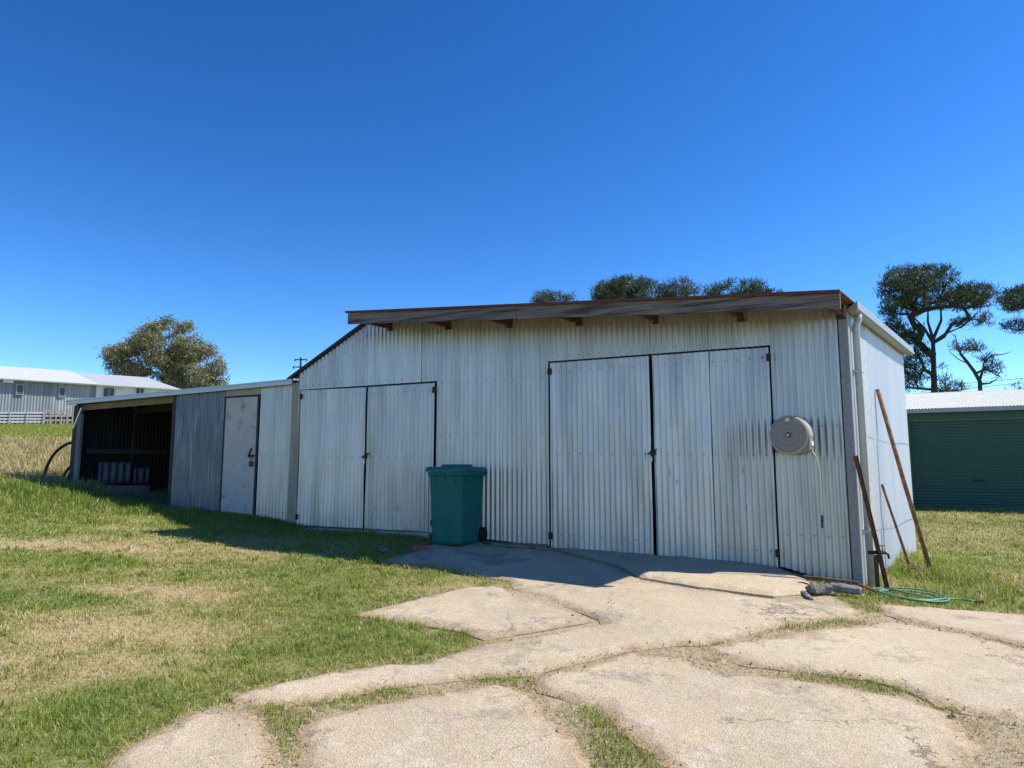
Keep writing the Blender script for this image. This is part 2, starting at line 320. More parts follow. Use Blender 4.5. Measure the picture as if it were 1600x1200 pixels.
SLABS_PX = [
 [(592, 878), (640, 866), (690, 846), (745, 846), (765, 854), (870, 862), (960, 886), (985, 899), (1000, 909), (1090, 924), (1210, 938), (1266, 936), (1300, 946), (1345, 957), (1337, 967), (1187, 990), (1105, 1010), (1055, 1011), (984, 1020), (830, 1057), (725, 1065), (600, 1081), (500, 1103), (442, 1106), (400, 1111), (362, 1100), (365, 1086), (476, 1062), (600, 1040), (655, 1040), (761, 1007), (938, 977.5), (935, 971), (850, 937), (800, 922), (797, 911), (710, 892)],
 [(549, 962), (640, 940), (725, 919), (780, 916), (797, 926), (848, 941), (928, 973), (757, 1003), (725, 990), (650, 979)],
 [(768, 851), (862, 857), (1024, 869.5), (1218, 890), (1262, 910), (1268, 930), (1210, 934.5), (1090, 920.5), (1002, 906), (988, 897), (963, 884), (872, 860)],
 [(195, 1190), (259, 1151), (300, 1120), (375, 1117), (405, 1140), (431, 1185), (440, 1235), (150, 1235)],
 [(480, 1142), (500, 1131), (580, 1112), (669, 1094), (785, 1075), (826, 1088), (835, 1116), (890, 1157), (903, 1180), (930, 1245), (470, 1245), (468, 1180)],
 [(840, 1063), (984, 1030), (1044, 1029), (1124, 1060), (1206, 1062), (1311, 1076), (1394, 1094), (1457, 1117), (1502, 1150), (1535, 1172), (1500, 1195), (1490, 1245), (1062, 1245), (1034, 1197), (982, 1146), (933, 1106), (862, 1088)],
 [(1101, 1016), (1187, 1000), (1337, 981), (1372, 974), (1405, 974.5), (1506, 993.5), (1600, 1016.5), (1720, 1046), (1720, 1155), (1600, 1130), (1525, 1119), (1465, 1107), (1420, 1085), (1360, 1065), (1277, 1053), (1172, 1043), (1112, 1024)],
 [(1372, 946), (1450, 950), (1525, 956), (1600, 963), (1720, 974), (1720, 1043), (1600, 1012.5), (1506, 990), (1408, 970.5), (1380, 962)],
]
apron = bpy.data.objects.new('concrete_apron', None); COL.objects.link(apron); tag(apron, kind='structure')
SLABS = []
for k, px in enumerate(SLABS_PX):
    poly = poly_from_px(px, seed=k + 3, jit=.003 if k in (0, 1, 2) else .014, grow=.045 if 3 <= k <= 5 else (.02 if k == 6 else 0)); SLABS.append(poly)
    A = np.array(poly); x0, y0 = A.min(0); x1, y1 = A.max(0)
    gx, gy = np.meshgrid(np.arange(x0, x1, .11), np.arange(y0, y1, .11)); gx = gx.ravel() + rng.uniform(-.03, .03, gx.size); gy = gy.ravel() + rng.uniform(-.03, .03, gy.size)
    ins = inpoly(gx, gy, poly); gx = gx[ins]; gy = gy[ins]
    dmin = np.full(len(gx), 9.)
    for q in range(0, len(A)): dmin = np.minimum(dmin, np.hypot(gx - A[q, 0], gy - A[q, 1]))
    keep = dmin > .05; pts = [Vector(p) for p in poly] + [Vector((a, b)) for a, b in zip(gx[keep], gy[keep])]
    nb = len(poly); res = delaunay_2d_cdt(pts, [(i, (i + 1) % nb) for i in range(nb)], [list(range(nb))], 1, 1e-5)
    V2 = np.array([tuple(p) for p in res[0]]); orig = res[3]
    isb = np.array([any(i < nb for i in o_) for o_ in orig])
    z = G(V2[:, 0], V2[:, 1]) + .026 + (vn(V2[:, 0], V2[:, 1], .6, 5) - .5) * .018 - isb * .016 - (vn(V2[:, 0], V2[:, 1], .12, 9) * .010 * isb)
    if k == 2: z += .012
    vs_ = [(a, b, c) for (a, b), c in zip(V2, z)]; fs_ = [tuple(f) for f in res[2]]
    edges = [e for e in res[1] if isb[e[0]] and isb[e[1]]]
    cnt = {}
    for f in fs_:
        for i in range(3):
            e = (f[i], f[(i + 1) % 3]); cnt[tuple(sorted(e))] = cnt.get(tuple(sorted(e)), 0) + 1
    off = {}
    for f in list(fs_):
        for i in range(3):
            a, b = f[i], f[(i + 1) % 3]
            if cnt[tuple(sorted((a, b)))] == 1:
                for q in (a, b):
                    if q not in off: off[q] = len(vs_); vs_.append((vs_[q][0], vs_[q][1], vs_[q][2] - .09))
                fs_.append((b, a, off[a], off[b]))
    o = MB().add(vs_, fs_).build('slab', 'concrete', apron)
    vx = np.array(vs_); de = np.full(len(vx), 9.)
    for q in range(0, len(A)): de = np.minimum(de, np.hypot(vx[:, 0] - A[q, 0], vx[:, 1] - A[q, 1]))
    dirt = np.clip(1 - de / (.05 + .32 * vn(vx[:, 0], vx[:, 1], .5, 12, 2) ** 2), 0, 1) * (.35 if k == 2 else 1)
    da = o.data.attributes.new('dirt', 'FLOAT', 'POINT'); da.data.foreach_set('value', dirt.astype(np.float32))
HULL2 = [tuple(GP(*q)[:2]) for q in [(600, 876), (690, 846), (768, 851), (1218, 889), (1268, 908), (1345, 957), (1105, 1010), (936, 985), (760, 1006), (725, 990), (800, 930), (797, 912), (710, 893)]]
HULL = [tuple(GP(*q)[:2]) for q in [(830, 1030), (1055, 1005), (1345, 955), (1375, 944), (1700, 962), (1700, 1300), (60, 1300), (240, 1150), (330, 1105), (442, 1090), (600, 1072), (760, 1046)]]

# ------------------------------------------------------------------ ground sheet
def axis(lo, hi, a, b, st, gr):
    c = list(np.arange(a, b, st)); x = b; d = st
    while x < hi: c.append(x); d *= gr; x += d
    c.append(hi); x = a; d = st; left = []
    while x > lo: d *= gr; x -= d; left.append(max(x, lo))
    return np.array(sorted(set(left + c)))
xs = axis(-900, 900, -11, 8, .11, 1.22); ys = axis(-300, 1500, 2.2, 16, .11, 1.2)
gx, gy = np.meshgrid(xs, ys); gz = G(gx, gy) + (vn(gx, gy, .5, 3) - .5) * .03
def lawn_green(x, y):                     # 0 straw .. 1 green, the lawn's own patches
    g = vn(x, y, 1.7, 21, 3) * .75 + vn(x, y, .45, 31, 3) * .5 - .02
    return g
PATCH = [(60, 937, .8, .32, .85), (130, 882, .6, .22, .6), (30, 800, 1.6, .8, .25), (230, 800, 1.4, .7, .35), (500, 895, .6, .5, .35), (480, 830, 1.6, .8, .5), (330, 1040, .9, .6, .25), (620, 1005, .8, .35, .45), (180, 1100, .5, .4, .35), (60, 1150, .6, .5, .35), (300, 990, .9, .5, -.1), (90, 985, .8, .4, -.3), (350, 880, .9, .4, -.25), (200, 858, 1.0, .3, -.5), (60, 855, 1.0, .25, -.4), (230, 925, .7, .25, -.35), (600, 910, .5, .3, -.1), (150, 1040, .7, .4, -.2), (60, 1060, .4, .3, -.15)]
PATCH = [(*GP(a, b)[:2], c, d, e) for a, b, c, d, e in PATCH]
def greenness(x, y):
    g = lawn_green(x, y)
    for px_, py_, rx, ry, am in PATCH: g = g + am * np.exp(-(((x - px_) / rx) ** 2 + ((y - py_) / ry) ** 2))
    return np.clip(g, 0, 1.2)
hill_dry = lambda x, y: np.clip((y - 13.5) / 1.5, 0, 1) * np.clip((24 - y) / 3, 0, 1) * (x < -8)
gr = np.clip((greenness(gx, gy) - .35) * 2.2, 0, 1)[..., None]
colr = np.array([.36, .29, .15]) * (1 - gr) + np.array([.18, .19, .06]) * gr
jn = inpoly(gx.ravel(), gy.ravel(), HULL).reshape(gx.shape)[..., None]
jn2 = inpoly(gx.ravel(), gy.ravel(), HULL2).reshape(gx.shape)[..., None]
colr = np.where(jn | jn2, np.array([.37, .295, .20]), colr)
hd = hill_dry(gx, gy)[..., None]; colr = colr * (1 - hd) + np.array([.26, .20, .11]) * hd
nx, ny = len(xs), len(ys); idx = np.arange(nx * ny).reshape(ny, nx)
fc = np.stack([idx[:-1, :-1], idx[:-1, 1:], idx[1:, 1:], idx[1:, :-1]], -1).reshape(-1, 4)
me = bpy.data.meshes.new('ground'); me.from_pydata(np.stack([gx.ravel(), gy.ravel(), gz.ravel()], 1).tolist(), [], fc.tolist())
ca = me.color_attributes.new('Col', 'FLOAT_COLOR', 'POINT'); ca.data.foreach_set('color', np.c_[colr.reshape(-1, 3), np.ones(nx * ny)].astype(np.float32).ravel())
me.polygons.foreach_set('use_smooth', [True] * len(me.polygons)); me.materials.append(MATS['soil'])
ground = bpy.data.objects.new('ground', me); COL.objects.link(ground); tag(ground, kind='structure')

# ------------------------------------------------------------------ main shed
base = FWp(4.2, -2, 0); base[2] = g1(base[0], base[1])
shed = thing('farm_shed', base, 'long corrugated iron farm shed with two double doors and timber eave board', 'shed')
ROOF = lambda s: 1.975 + .066 * s                 # underside of roof over the front wall
RIDGE = 7.04; LSL = .52
def top(s): return ROOF(s) if s <= RIDGE else ROOF(RIDGE) - (s - RIDGE) * LSL
def gb(s, d=0): p = FWp(s, d, 0); return g1(p[0], p[1]) - EYE    # terrain relative to eye level
screws = MB()
def screw_row(s0, s1, zf, d=.012, step=PITCH_C * 2):
    s = s0 + .06
    while s < s1 - .02:
        z = zf(s) if callable(zf) else zf; c = FWp(s, d, z + random.uniform(-.006, .006)); screws.box(c - U * .006 - Z3 * .006, U * .012, N * .008, Z3 * .012); s += step * random.choice((1, 1, 1, .98))
def sheet(s0, s1, zb, zt, parent=shed, m='galv', d=0., name='wall_sheet', seed=None, wob=.003, n=None, **k):
    seed = seed if seed is not None else int(s0 * 100 + 7)
    fb = (lambda x: zb(s0 + x)) if callable(zb) else zb; ft = (lambda x: zt(s0 + x)) if callable(zt) else zt
    return corr(U, Z3, N, FWp(s0, d, 0), s1 - s0, fb, ft, seed=seed, wob=wob, **k).build(name, m, parent, smooth=True)
basez = lambda s: gb(s) + .015
sheet(.09, .862, lambda s: -1.31 + .19 * min(1, max(0, (s - .1) / .72)) - .01, top)
MB().box(FWp(.8, -.12, 1.50), U * 3.15, N * .05, Z3 * .2).build('door_gap_block', 'dark_timber', shed); MB().box(FWp(5.7, -.12, 1.33), U * 2.78, N * .05, Z3 * .2).build('door_gap_block', 'dark_timber', shed)  # dark bars added behind the door-top gaps to stop light leaking through
DT = 1.578                                            # head of the right doors
for a, b in ((.862, 1.62), (1.62, 2.385), (2.385, 3.147), (3.147, 3.872)): sheet(a, b, DT, top, d=.001)
for a, b in ((3.872, 4.60), (4.60, 5.362)): sheet(a, b, lambda s: basez(s) + .03, top)
sheet(5.362, 5.735, lambda s: basez(s) + .03, 1.40, d=.002)
for a, b in ((5.362, 6.02), (6.02, 6.78), (6.78, 7.54), (7.54, 8.5)): sheet(a, b, 1.402, top, d=.004 if a > 5.9 else .003)
MB().box(FWp(3.9, .0, -1.09), U * 1.84, N * .05, Z3 * .10).build('bottom_plate', 'grey_timber', shed)
MB().box(FWp(5.76, -.08, -.99), U * 2.72, N * .22, Z3 * .09).build('door_sill', 'pale_concrete', shed)
# doors: leaf = corrugated skin on a timber frame, with hinges and latch
def leaf(s0, s1, zb0, zb1, zt0, zt1, seams, label, hinge_side, bright=None):
    dz = lambda s: zb0 + (zb1 - zb0) * (s - s0) / (s1 - s0); tz = lambda s: zt0 + (zt1 - zt0) * (s - s0) / (s1 - s0)
    fr = MB()
    for a in (s0 + .03, s1 - .1): fr.box(FWp(a, -.06, dz(a) + .02), U * .07, N * .035, Z3 * (tz(a) - dz(a) - .04))
    for t in (.06, .5, .92): fr.box(FWp(s0 + .1, -.058, dz(s0) + t * (tz(s0) - dz(s0))), U * (s1 - s0 - .2), N * .03, Z3 * .09)
    d_ = fr.build('door', 'dark_timber', shed); d_['label'] = label
    e = [s0] + seams + [s1]
    for i in range(len(e) - 1):
        sheet(e[i], e[i + 1], lambda s: dz(s), lambda s: tz(s), d_, 'galv_door', d=.004 + .002 * i, name='door_sheet', seed=int(e[i] * 77), wob=.007, rows=10)
    for t in (.07, .5, .95): screw_row(s0 + .02, s1, lambda s: dz(s) + t * (tz(s) - dz(s)), d=.014)
    hs = s0 if hinge_side == 'r' else s1
    for t in (.06, .95):
        z = dz(hs) + t * (tz(hs) - dz(hs)); sg = -1 if hinge_side == 'r' else 1
        h = MB(); h.box(FWp(hs - .028, .014, z - .04), U * .056, N * .010, Z3 * .09); h.tube([FWp(hs, .026, z - .045), FWp(hs, .026, z + .055)], .010); h.build('hinge', 'hinge', d_)
    return d_
d1 = leaf(.886, 2.362, -1.135, -1.075, 1.552, 1.552, [1.62], 'right leaf of the taller double door, dented near its lower left edge', 'r')
d2 = leaf(2.405, 3.845, -1.07, -1.035, 1.552, 1.552, [], 'left leaf of the taller double door', 'l')
d3 = leaf(5.775, 7.03, -.90, -.885, 1.372, 1.372, [6.32], 'right leaf of the lower double door, patched with a brighter sheet', 'r')
d4 = leaf(7.08, 8.43, -.882, -.878, 1.372, 1.39, [7.95], 'left leaf of the lower double door', 'l')
def latch(s, z, parent):
    m = MB(); m.bar(FWp(s - .09, .03, z + .03), FWp(s + .03, .03, z - .03), .018, .035, N); m.box(FWp(s - .06, .02, z - .05), U * .05, N * .03, Z3 * .06); m.build('latch', 'black_iron', parent)
    p = MB(); p.box(FWp(s - .03, .025, z - .13), U * .045, N * .022, Z3 * .045); p.tube([FWp(s - .022, .036, z - .085), FWp(s - .022, .036, z - .05), FWp(s + .008, .036, z - .05), FWp(s + .008, .036, z - .085)], .005, 6); p.build('padlock', 'steel', parent)
latch(2.41, .27, d2); latch(7.07, .27, d4)
dm = MB()                                             # scuffs and holes: dents with a shape of their own
for s, z, w, h in ((1.24, .02, .035, .03), (1.22, -.44, .025, .05), (2.16, .0, .02, .06), (2.07, -.12, .03, .03), (2.03, -.58, .14, .02), (6.4, -.55, .018, .06), (6.46, -.56, .02, .03), (6.85, -.56, .03, .05)):
    dm.tube([FWp(s, .012, z - h), FWp(s + w * .3, .0145, z), FWp(s, .012, z + h)], [.002, .004, .002], 5)
dm.build('scuff_marks', 'screw', shed)['kind'] = 'stuff'
for s0, s1, z in ((.1, .86, .55), (.1, .86, -.75), (3.9, 5.7, .55), (3.9, 5.7, -.85), (3.9, 5.7, 1.35)): screw_row(s0, s1, z)
for s0, s1 in ((.9, 3.86), (3.86, 5.3)): screw_row(s0, s1, lambda s: top(s) - .14)
screw_row(.9, 3.86, 1.64, step=PITCH_C * 2); screw_row(5.4, 8.45, lambda s: 1.47, step=PITCH_C * 2); screw_row(5.5, 8.3, lambda s: top(s) - .2)
# corner flashing, side wall
MB().box(FWp(-.012, .0, -1.33), U * .092, N * .014, Z3 * (1.33 + top(0) - .02)).build('corner_flashing', 'flashing', shed)
SL = 3.95; stop = lambda l: 1.93
MB().box(SWp(-.01, .012, -1.33), V * .10, VO * .014, Z3 * (1.33 + 1.93)).build('corner_flashing', 'gutter', shed)
for i, (a, b) in enumerate(((.09, .42), (1.05, 1.80), (1.80, 2.55), (2.55, 3.3), (3.3, SL))):
    corr(V, Z3, VO, SWp(a, 0, 0), b - a, -1.4, 1.93, seed=i + 50, wob=.002).build('wall_sheet', 'side_wall', shed, smooth=True)
MB().box(SWp(.42, 0, -1.4), V * .64, VO * .012, Z3 * 3.33).build('flat_patch_sheet', 'spangle', shed)
sc2 = MB()
for z, dz in ((.42, 0), (-.75, 0.0)):
    l = .5
    while l < SL - .05: c = SWp(l, .014, z + .02 * math.sin(l * 2.2) + random.uniform(-.006, .006)); sc2.box(c, V * .008, VO * .006, Z3 * .008); l += PITCH_C
sc2.build('screws', 'screw', shed)['kind'] = 'stuff'
# back, far left walls keep the inside dark
BK = lambda s, l: C0 + U * s + V * l
def wall_quad(name, p, q, zb, zt0, zt1, m, parent):
    p = np.array(p); q = np.array(q); o = MB().add([p + Z3 * (zb + EYE), q + Z3 * (zb + EYE), q + Z3 * (zt1 + EYE), p + Z3 * (zt0 + EYE)], [(0, 1, 2, 3)]).build(name, m, parent)
    md = o.modifiers.new('solid', 'SOLIDIFY'); md.thickness = .02; return o
wall_quad('back_wall', BK(0, SL), BK(RIDGE, SL), -1.6, ROOF(0) + .03, ROOF(RIDGE) + .03, 'galv', shed)
wall_quad('back_wall', BK(RIDGE, SL), BK(8.5, SL), -1.6, ROOF(RIDGE), top(8.5), 'galv', shed)
wall_quad('far_wall', BK(8.52, .02), BK(8.52, SL), -1.6, top(8.52), top(8.52), 'galv', shed)
# roof: low slope with overhang, steep slope to the left
OH = .75
def roof_sheet(s0, s1, e0, e1, zf, m, name='roof_sheet', thick=.0):
    # corrugations run down the slope; sheet spans s0..s1 and depth -e0 (out) .. e1 (back)
    n = int((e0 + e1) / PITCH_C * 4); vs = []; fs = []
    for i in range(n + 1):
        e = -e0 + (e0 + e1) * i / n
        for j in range(9):
            s = s0 + (s1 - s0) * j / 8; w = .0085 * math.sin(2 * math.pi * (e0 + e) / PITCH_C); vs.append(FV(s, -e, zf(s) + .02 + w))
    for i in range(n):
        for j in range(8): q = i * 9 + j; fs.append((q, q + 9, q + 10, q + 1))
    o = MB().add(vs, fs).build(name, m, shed, smooth=True); md = o.modifiers.new('solid', 'SOLIDIFY'); md.thickness = .004; return o
roof_sheet(-.13, RIDGE + .02, .03, SL + .1, lambda s: ROOF(s) + .015, 'roof_rust'); roof_sheet(-.13, 6.76, OH + .06, -.028, lambda s: ROOF(s) + .015, 'roof_rust')
MB().hexa([FV(-.13, OH + .03, ROOF(-.13) + .008), FV(6.74, OH + .03, ROOF(6.74) + .008), FV(6.74, OH + .065, ROOF(6.74) + .008), FV(-.13, OH + .065, ROOF(-.13) + .008), FV(-.13, OH + .03, ROOF(-.13) + .044), FV(6.74, OH + .03, ROOF(6.74) + .038), FV(6.74, OH + .065, ROOF(6.74) + .036), FV(-.13, OH + .065, ROOF(-.13) + .042)]).build('rusty_capping', 'roof_rust', shed)
roof_sheet(RIDGE - .02, 8.7, .02, SL + .1, lambda s: ROOF(RIDGE) - (s - RIDGE) * LSL + .02, 'galv')
tr = MB(); tr.bar(FWp(RIDGE - .1, .035, top(RIDGE) + .085), FWp(8.72, .035, top(8.72) + .02), .05, .07, N); tr.build('barge_trim', 'black_iron', shed)
# purlins and the weathered timber eave board (two lengths)
for s in (.04, 1.19, 2.30, 3.39, 4.48, 5.53, 6.62):
    zb = ROOF(s) - .115; m = MB(); m.bar(FV(s, -.6, zb + .06), FV(s, OH - .02, zb + .06), .05, .115); p = m.build('purlin', 'purlin', shed)
    MB().box(FWp(s - .04, .0, zb - .035), U * .08, N * .04, Z3 * .032).build('cleat', 'dark_timber', shed)
def board(s0, s1, off):
    n = 24; vs = []; fs = []
    for i in range(n + 1):
        s = s0 + (s1 - s0) * i / n; w = .006 * math.sin(s * 2.3) + random.uniform(-.003, .003); zt = ROOF(s) + .005; zb = ROOF(s) - .165 + random.uniform(-.004, .004)
        for e, z in ((OH + off, zb), (OH + .035 + off, zb), (OH + .035 + off, zt), (OH + off, zt)): vs.append(FV(s, e, z + w * .5))
    for i in range(n):
        for k in range(4): fs.append((i * 4 + k, i * 4 + (k + 1) % 4, i * 4 + 4 + (k + 1) % 4, i * 4 + 4 + k))
    fs += [(0, 1, 2, 3), (n * 4 + 3, n * 4 + 2, n * 4 + 1, n * 4)]
    return MB().add(vs, fs).build('eave_board', 'fascia', shed)
board(-.12, 3.845, 0); board(3.85, 6.71, .004)
# gutter and downpipe
g = MB(); prof = [(0.0, .0), (0.0, -.10), (.03, -.125), (.10, -.125), (.125, -.10), (.125, -.01), (.115, -.01), (.115, -.095), (.01, -.095), (.01, 0)]
vs_ = []; fs_ = []
for l in (-.05, SL + .1):
    for a, b in prof: vs_.append(SWp(l, .03 + a, 2.03 + b))
k = len(prof)
for i in range(k): fs_.append((i, (i + 1) % k, k + (i + 1) % k, k + i))
g.add(vs_, fs_); g.add([vs_[i] for i in range(1, 6)], [(0, 1, 2, 3, 4)]); g.add([vs_[k + i] for i in range(1, 6)], [(0, 1, 2, 3, 4)]); g.build('gutter', 'gutter', shed)
MB().box(SWp(-.05, 0.0, 1.935), V * (SL + .15), VO * .028, Z3 * .1).build('gutter_board', 'gutter', shed)
dp = MB(); dp.tube([SWp(.22, .1, 1.93), SWp(.22, .1, 1.84), SWp(.22, .065, 1.76), SWp(.22, .065, -1.30)], .042, 12); dpo = dp.build('downpipe', 'downpipe', shed, smooth=True)
for z in (1.2, -.7): MB().box(SWp(.165, .0, z), V * .11, VO * .115, Z3 * .03).build('strap', 'downpipe', dpo)
screws.build('screws', 'screw', shed)['kind'] = 'stuff'

# ------------------------------------------------------------------ lean-to
b0 = FWp(11.5, -1.5, 0); b0[2] = g1(b0[0], b0[1])
lean = thing('lean_to_shed', b0, 'low lean-to shed with pale door and open dark bay on the left', 'shed')
LT = lambda s: 1.50 - .0165 * (s - 8.66); LTs = lambda s: LT(s) + .05             # underside of roof trim
LD = -.03
lb = lambda s: gb(s) + .02
sheet(8.47, 8.685, -.95, lambda s: LT(s) + .03, lean, 'galv_tan', d=-.012, amp=.010)
sheet(8.68, 9.41, lb, LTs, lean, 'galv', d=LD)
sheet(9.41, 10.27, 1.375, LTs, lean, 'galv_tan', d=LD - .005, amp=.004)
sheet(10.27, 10.9, lb, LTs, lean, 'galv_dark', d=LD, amp=.016); sheet(10.88, 11.56, lb, LTs, lean, 'galv_dark', d=LD + .006, amp=.016)
lsc = MB()
for z in (.3, -.68):
    for i in range(5): c = FWp(8.78 + i * .14, LD + .012, z); lsc.box(c, U * .012, N * .008, Z3 * .012)
lsc.build('screws', 'screw', lean)['kind'] = 'stuff'
dd = MB(); dd.box(FWp(9.455, LD + .0, -.735), U * .76, N * .03, Z3 * 2.07); door = dd.build('door', 'pink_door', lean, bevel=.004)
MB().box(FWp(9.46, LD + .031, -.735), U * .75, N * .006, Z3 * .22).build('kick_board', 'pink_door', door)
fr = MB(); fr.box(FWp(9.415, LD - .01, -.76), U * .035, N * .03, Z3 * 2.13); fr.box(FWp(10.222, LD - .01, -.76), U * .045, N * .035, Z3 * 2.13); fr.box(FWp(9.45, LD - .01, 1.338), U * .775, N * .03, Z3 * .03); fr.box(FWp(9.42, LD - .03, -.79), U * .85, N * .05, Z3 * .045); fr.build('door_frame', 'black_iron', lean)
m = MB(); m.bar(FWp(9.53, LD + .045, .42), FWp(9.60, LD + .045, .27), .02, .02, N); m.box(FWp(9.46, LD + .03, .26), U * .12, N * .012, Z3 * .05); m.build('latch', 'black_iron', door)
m = MB(); m.box(FWp(9.49, LD + .04, .10), U * .06, N * .03, Z3 * .09); m.tube([FWp(9.50, LD + .055, .19), FWp(9.50, LD + .055, .25), FWp(9.54, LD + .055, .25), FWp(9.54, LD + .055, .19)], .006, 6); m.build('padlock', 'rust', door)
# roof of the lean-to with metal edge trim
def LR(s, l, z): return C0 + U * s + V * l + Z3 * (z + EYE)
rz = lambda s: LT(s) + .07
vs_ = []; fs_ = []; LDEP = 3.6
nr = int((14.75 - 8.55) / PITCH_C * 4)
for i in range(nr + 1):
    s = 8.55 + (14.75 - 8.55) * i / nr
    for j in range(3): vs_.append(LR(s, -.08 + (LDEP + .1) * j / 2, rz(s) + .006 * math.sin(2 * math.pi * s / PITCH_C) + .01 * j))
for i in range(nr):
    for j in range(2): q = i * 3 + j; fs_.append((q, q + 1, q + 4, q + 3))
o = MB().add(vs_, fs_).build('roof_sheet', 'lt_trim', lean, smooth=True); o.modifiers.new('solid', 'SOLIDIFY').thickness = .004
MB().hexa([FWp(8.62, .03, LT(8.62)), FWp(14.76, .03, LT(14.76)), FWp(14.76, .07, LT(14.76)), FWp(8.62, .07, LT(8.62)), FWp(8.62, .03, LT(8.62) + .095), FWp(14.76, .03, LT(14.76) + .095), FWp(14.76, .07, LT(14.76) + .095), FWp(8.62, .07, LT(8.62) + .095)]).build('edge_trim', 'lt_trim', lean)
for l in (.12, 1.2, 2.4): MB().bar(LR(8.7, l + .0, LT(8.7) - .06), LR(14.55, l, LT(14.55) - .06), .05, .12).build('rafter', 'beam' if l < .2 else 'dark_timber', lean)  # inner rafters in darker timber, shade of the bay put into colour
for a, b in ((14.30, 14.42), (14.425, 14.56)): MB().hexa([FWp(a, -.03, gb(a) - .1), FWp(b, -.03, gb(b) - .1), FWp(b, .02, gb(b) - .1), FWp(a, .02, gb(a) - .1), FWp(a + .0, -.03, LT(a) - .02 if a > 14.4 else 1.2), FWp(b, -.03, LT(b) - .02 if a > 14.4 else 1.2), FWp(b, .02, LT(b) - .02 if a > 14.4 else 1.2), FWp(a, .02, LT(a) - .02 if a > 14.4 else 1.2)]).build('post', 'grey_timber' if a < 14.4 else 'dark_timber', lean)
MB().bar(FWp(14.28, .03, 1.32), FWp(14.5, .03, .9), .03, .05, N).build('strut', 'galv', lean)
MB().bar(FWp(11.6, -.06, gb(11.6)), FWp(11.6, -.06, LT(11.6)), .08, .08, N).build('post', 'dark_timber', lean)
for a, b in ((11.0, 12.2), (12.2, 13.4), (13.4, 14.62)):
    corr(U, Z3, N, LR(a, LDEP, 0) - Z3 * 0, b - a, -.9, 1.6, seed=int(a * 9)).build('back_sheet', 'bay_iron_shaded', lean, smooth=True)
for i in range(3): corr(V, Z3, -VO, LR(14.6, .05 + i * 1.18, 0), 1.18, -.9, 1.48, seed=i + 5).build('side_sheet', 'bay_iron_shaded', lean, smooth=True)
corr(V, Z3, VO, LR(11.62, .05, 0), 3.5, -1.1, 1.5, seed=99).build('partition', 'bay_iron_shaded', lean, smooth=True)
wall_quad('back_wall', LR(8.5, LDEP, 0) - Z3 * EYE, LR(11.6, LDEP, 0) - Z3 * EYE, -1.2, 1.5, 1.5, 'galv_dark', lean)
def on_bay_side(px, py, s_):
    r = ray(px, py); P0 = C0 + U * s_; t = (P0 @ VO) / (r @ VO); p = r * t; return float((p - P0) @ V), float(p[2])
# what lies in the open bay, stacked along its left wall
def spare(px0, px1, py0, py1, s_, label):
    (la, za), (lb_, zb_) = on_bay_side(px0, py1, s_), on_bay_side(px1, py0, s_); zb_ = on_bay_side((px0 + px1) / 2, py0, s_)[1]; za = on_bay_side((px0 + px1) / 2, py1, s_)[1]
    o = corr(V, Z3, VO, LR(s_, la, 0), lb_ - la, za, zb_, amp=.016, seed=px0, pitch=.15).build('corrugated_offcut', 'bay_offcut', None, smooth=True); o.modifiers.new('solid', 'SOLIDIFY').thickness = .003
    tag(o, label, 'metal sheet', 'spare iron in the open bay')
spare(152, 206, 722, 755, 14.42, 'taller corrugated iron offcut standing at the left in the open bay')
spare(208, 233, 731, 755, 14.40, 'shorter corrugated iron offcut beside the taller one in the open bay')
(la, za), (lb_, zb_) = on_bay_side(137, 775, 14.3), on_bay_side(225, 758, 14.3)
q = MB(); q.box(LR(14.1, la, za - .3), V * (lb_ - la), U * .45, Z3 * (zb_ - za + .3)); tag(q.build('timber_beam', 'grey_timber', None, bevel=.01), 'grey timber bearer lying under the iron offcuts in the open bay', 'beam')
(la, za), (lb_, zb_) = on_bay_side(136, 705, 14.5), on_bay_side(262, 705, 14.5); MB().bar(LR(14.52, la, za), LR(14.52, lb_, za + .02), .05, .10).build('rail', 'dark_timber', lean)

